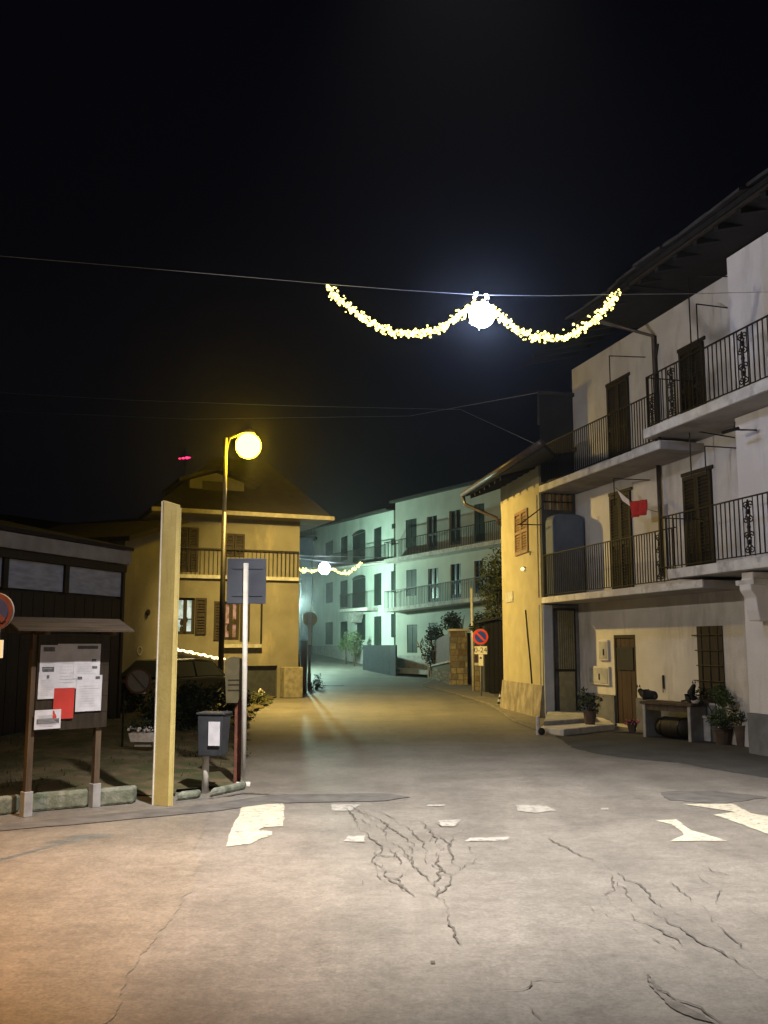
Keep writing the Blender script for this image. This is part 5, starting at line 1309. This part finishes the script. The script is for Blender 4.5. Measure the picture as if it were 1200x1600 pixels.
# papers
papers = [((63, 1008, 90, 1051), PAPER, 'white notice with two small photos at the upper left of the board', [(4, 3, 22, 10), (3, 34, 22, 43)]),
          ((89, 1006, 124, 1076), PAPER, 'tall blank white poster in the middle of the notice board', []),
          ((116, 1006, 157, 1060), PAPER, 'white poster with black banner heading at the upper right', [(4, 3, 36, 8), (27, 24, 34, 28), (28, 35, 36, 39)]),
          ((60, 1050, 88, 1092), PAPER, 'white sheet with small crest below the two photo notice', [(12, 5, 16, 10)]),
          ((119, 1055, 159, 1111), PAPER, 'large white sheet at the lower right of the board', [(1, 2, 8, 6), (29, 2, 36, 6)]),
          ((84, 1075, 116, 1123), REDP, 'bright red sheet pinned low in the middle of the board', []),
          ((54, 1109, 95, 1139), PAPER, 'white landscape card with dark photo at the bottom left', [(3, 14, 38, 22)])]
for i, (b_, mt, lab, prints) in enumerate(papers):
    yy = -.068 - .003 * i
    x0, x1, z0, z1 = FNB.box(*b_, y=yy)
    tt = thing('pinned_notice', lab, 'notice', FNB.o, FNB.a, 'papers pinned on the notice board')
    tilt = (-.02 if mt is PAPER else -.035)
    lean = tilt * (z1 - z0)
    nn = 5; m = MB()
    for j in range(nn + 1):
        v = j / nn; cu = -.006 * (1 - v) ** 2
        for u in (0, .5, 1): m.v.append((x0 + (x1 - x0) * u + lean * (1 - v), yy + cu * (abs(u - .5) * 2), z0 + (z1 - z0) * v))
    for j in range(nn):
        for k in range(2): m.f.append((j * 3 + k, j * 3 + k + 1, (j + 1) * 3 + k + 1, (j + 1) * 3 + k)); m.m.append(0)
    o = m.build('sheet', mt, tt)
    W_, H_ = b_[2] - b_[0], b_[3] - b_[1]
    for (a_, c_, d_, e_) in prints:
        MB().quad((x0 + (x1 - x0) * a_ / W_, yy - .004, z1 - (z1 - z0) * e_ / H_), (x0 + (x1 - x0) * d_ / W_, yy - .004, z1 - (z1 - z0) * e_ / H_), (x0 + (x1 - x0) * d_ / W_, yy - .004, z1 - (z1 - z0) * c_ / H_), (x0 + (x1 - x0) * a_ / W_, yy - .004, z1 - (z1 - z0) * c_ / H_)).build('print', INK, tt)
    if mt is PAPER:
        ln = MB(); k = .30
        while k < .92:
            zz = z1 - (z1 - z0) * k; L_ = random.uniform(.5, .8)
            ln.quad((x0 + (x1 - x0) * .12, yy - .0042, zz), (x0 + (x1 - x0) * (.12 + L_), yy - .0042, zz), (x0 + (x1 - x0) * (.12 + L_), yy - .0042, zz + .003), (x0 + (x1 - x0) * .12, yy - .0042, zz + .003)); k += .07
        ln.build('text_lines', mat('grey_print', (.45, .45, .48), None, 9), tt)

# yellow post
YP = G(251, 1259); q = YP.y / 1500
t = thing('yellow_marker_post', 'tall flat yellow painted post right of the notice board', 'post', YP, R(-32))
hY = AtY(262, 783, YP.y).z
m = MB(); wY = .23
m.hexa([(-wY / 2, 0, 0), (wY / 2, 0, 0), (wY / 2, .055, 0), (-wY / 2, .055, 0)], [(-wY / 2, 0, hY + .02), (wY / 2, 0, hY - .05), (wY / 2, .055, hY - .05), (-wY / 2, .055, hY + .02)])
m.build('shaft', YPOST, t, bevel=.004)
MB().box(-wY / 2 - .012, -wY / 2 - .001, -.012, .06, 0, hY + .01).build('lit_edge_strip', PMETAL, t)  # pale strip added to stand for the brightly lit left edge
MB().box(-wY / 2, wY / 2, .056, .075, 0, hY - .08).build('back_rib', YPOST, t)

# litter bin
LBn = G(319, 1240); q = LBn.y / 1500
t = thing('litter_bin', 'dark steel litter bin with white label on a short post', 'litter bin', LBn, R(-10))
zb0 = AtY(319, 1180, LBn.y).z; zb1 = AtY(319, 1116, LBn.y).z
MB().tube([(0, .03, 0), (0, .03, zb0 + .2)], .042, 12).build('post', PMETAL, t, smooth=True)
MB().hexa([(-.05, -.12, zb0), (.24, -.12, zb0), (.24, .14, zb0), (-.05, .14, zb0)], [(-.06, -.14, zb1), (.27, -.14, zb1), (.27, .16, zb1), (-.06, .16, zb1)]).build('bucket', BINM, t, bevel=.012)
MB().box(-.075, .285, -.155, .175, zb1 + .002, zb1 + .03).build('rim', BINM, t, bevel=.01)
lb = (AtY(331, 1126, LBn.y).z, AtY(331, 1163, LBn.y).z)
MB().box(.09, .235, -.152, -.143, lb[1], lb[0]).build('label_plate', PAPER, t)

# brown info totem and grey square sign (seen from behind) on pale pole
PP = G(380, 1229); q = PP.y / 1500
t = thing('square_road_sign', 'back of a square grey road sign on tall pale pole', 'road sign', PP, R(4))
hp = AtY(378, 880, PP.y).z
MB().tube([(0, 0, 0), (-.02, 0, hp)], .033, 12).build('pole', PMETAL, t, smooth=True)
z0_, z1_ = AtY(378, 943, PP.y).z, AtY(378, 872, PP.y).z
pn = MB().box(-.27, .245, .045, .06, z0_, z1_).build('panel', GPANEL, t, bevel=.01)
for zz in (z0_ + .12, z1_ - .12): MB().box(-.2, .2, .034, .044, zz - .02, zz + .02).build('bracket', GPANEL, pn)
MB().box(-.10, .09, -.06, .09, 0, .05).build('base_block', FASC, t, bevel=.015)
PB = G(371, 1226); q = PB.y / 1500
t = thing('brown_trail_sign', 'brown wooden signpost with rounded olive board beside the pale pole', 'signpost', PB, R(6))
MB().box(-6.5 * q, 6 * q, .02, .10, 0, AtY(371, 1058, PB.y).z).build('post', BRED, t, bevel=.008)
bz0, bz1 = AtY(362, 1098, PB.y).z, AtY(362, 1026, PB.y).z
w0, w1 = -23 * q, 7 * q; wm = (w0 + w1) / 2; rr = (w1 - w0) / 2
pts = [(w0 + .03, bz0), (w1 - .08, bz0), (w1, bz0 + .2), (w1, bz1 - .09)] + [(wm + rr * math.cos(math.pi * k / 10), bz1 - .09 + .09 * math.sin(math.pi * k / 10)) for k in range(1, 10)] + [(w0, bz1 - .09)]
bd = MB().prof(pts, -.035, .015).build('board', OLIVE, t)
for zz in (.28, .4, .5): MB().box(w0 + .05, w1 - .06, -.04, -.036, bz0 + (bz1 - bz0) * zz - .012, bz0 + (bz1 - bz0) * zz + .004).build('carved_line', DWOOD, bd)
# no-parking sign at left edge
c = AtY(-8, 955, 8.2)
t = no_parking('half seen no parking sign at the left edge of the photo', (c.x, 8.2, 0), c.z, 29 * 8.2 / 1500, h=c.z, SRED=mat('unlit_red_paint', (.09, .025, .025), (.06, .018, .018), 9), SBLUE=mat('unlit_blue_paint', (.02, .03, .12), None, 9))  # red and blue darkened so the sign looks unlit
z2 = AtY(0, 1028, 8.2).z; z3 = AtY(0, 1000, 8.2).z
MB().box(-.16, .083, .0, .015, z2, z3).build('plate', SWHITE, t)

# ================================================================== OVERHEAD WIRES AND GARLANDS
GY = 14.9
def wire(label, pts, r, name='overhead_cable', sag=0):
    P_ = [Vector(p) for p in pts]; o0 = P_[0].copy()
    t = thing(name, label, 'cable', o0, 0); MB().tube([p - o0 for p in P_], r, 6).build('strand', METAL, t)
    return t
span = [AtY(a, b, GY) for a, b in ((-500, 355), (-250, 378), (0, 400), (250, 421), (500, 443), (625, 453), (750, 461), (860, 462), (960, 460), (1080, 459), (1200, 456))]
last = FW.P(FW.px(1203, 456, .44)[0], .44, FW.px(1203, 456, .44)[1])
wire('steel cable across the street carrying the near light garland', span[:-1] + [last], .0042)
LED = emit('warm_garland_led', (1.0, .84, .195), 5); STARM = emit('cold_white_star', (.80, .88, 1.0), 30)
def garland(label, pts, Y, dens, rb, tube_r, star_px, star_r, seed, name='light_garland', hang=None, group=None, ns=60):
    rnd = random.Random(seed); c0 = AtY(star_px[0], star_px[1], Y)
    t = thing(name, label, 'light garland', c0, 0, group)
    P_ = [AtY(a, b, Y) - c0 for a, b in pts]
    fine = []
    for a, b in zip(P_[:-1], P_[1:]):
        k = max(2, int((b - a).length / dens))
        fine += [a.lerp(b, j / k) for j in range(k)]
    fine.append(P_[-1])
    # smooth
    for _ in range(3): fine = [fine[0]] + [(fine[i - 1] + fine[i] * 2 + fine[i + 1]) / 4 for i in range(1, len(fine) - 1)] + [fine[-1]]
    MB().tube(fine, .010, 5).build('cord', METAL, t)
    m = MB()
    for i, p in enumerate(fine):
        fall = 1.0 if tube_r < .06 else .45 + .55 * math.sin(i * .37) ** 2
        for k in range(4):
            d = Vector((rnd.gauss(0, .5), rnd.gauss(0, .5), rnd.gauss(0, .5))) * tube_r * fall
            m.ball(p + d, rb * rnd.uniform(.6, 1.25), n=6)
    m.build('bulbs', LED, t, kind='stuff')
    # star ornament: faceted core with short rays
    s = MB(); s.ball((0, 0, 0), star_r * .84, n=14)
    for k in range(ns):
        d = Vector((rnd.gauss(0, 1), rnd.gauss(0, .6), rnd.gauss(0, 1))).normalized(); a = d.cross(Vector((.3, 1, .2))).normalized() * star_r * .10; b = d.cross(a).normalized() * star_r * .10
        e = d * star_r * .6; tip = d * star_r * rnd.uniform(.8, 1.02)
        s.add([e + a, e + b, e - a, e - b, tip], [(0, 1, 4), (1, 2, 4), (2, 3, 4), (3, 0, 4)])
    s.build('star', STARM, t)
    return t, c0
gp = [(513, 448), (525, 465), (545, 480), (567, 497), (590, 510), (618, 521), (650, 521), (682, 516), (706, 503), (724, 488), (742, 476),
      (752, 474), (768, 482), (785, 497), (803, 513), (830, 525), (860, 529), (890, 526), (912, 513), (935, 496), (950, 478), (966, 460)]
garland('large curved light garland with blue white star across the street', gp, GY, .021, .0185, .092, (753, 492), .25, 1, ns=44)
t = thing('star_hanger', 'pair of bright upright sparks on the cable above the near star', 'light', AtY(752, 463, GY), 0)
for dx in (-.10, .08):
    m = MB()
    for k in range(7): m.ball((dx + random.gauss(0, .02), random.gauss(0, .02), random.uniform(-.05, .06)), .015, n=6)
    m.build('spark', STARM, t, kind='stuff')
FYY = 49.0
gp2 = [(463, 886), (475, 892), (490, 894), (505, 886), (520, 889), (532, 897), (545, 895), (556, 888), (564, 880)]
garland('small far light garland with star in front of the pale buildings', gp2, FYY, .12, .045, .10, (507, 888), .36, 2, ns=30)
wire('upper thin cable holding the far garland', [AtY(440, 868, FYY), AtY(507, 869, FYY), AtY(600, 871, FYY + 4)], .02)
wire('lower sagging cable of the far garland', [AtY(440, 868, FYY), AtY(480, 874, FYY), AtY(520, 879, FYY), AtY(566, 881, FYY), AtY(600, 878, FYY + 8)], .02)
wire('dim telephone wire high above the far roofs', [AtY(-60, 610, 40), AtY(200, 625, 40), AtY(450, 634, 42), AtY(720, 640, 44), AtY(850, 700, 34)], .005)
wire('faint wire running below the telephone wire to the grey gable', [AtY(-60, 640, 42), AtY(300, 655, 42), AtY(640, 650, 42), AtY(848, 612, 26)], .004)

# ================================================================== HAZE
hz, n, l, b = nodes('night_air'); n.remove(b)
v = n.new('ShaderNodeVolumePrincipled'); v.inputs['Color'].default_value = (.9, .93, 1, 1); v.inputs['Density'].default_value = .0009; v.inputs['Anisotropy'].default_value = .91
l.new(v.outputs[0], n['Material Output'].inputs['Volume'])
o = MB().box(-60, 60, -29, 109, -6, 14).build('haze', hz, None, kind='stuff')
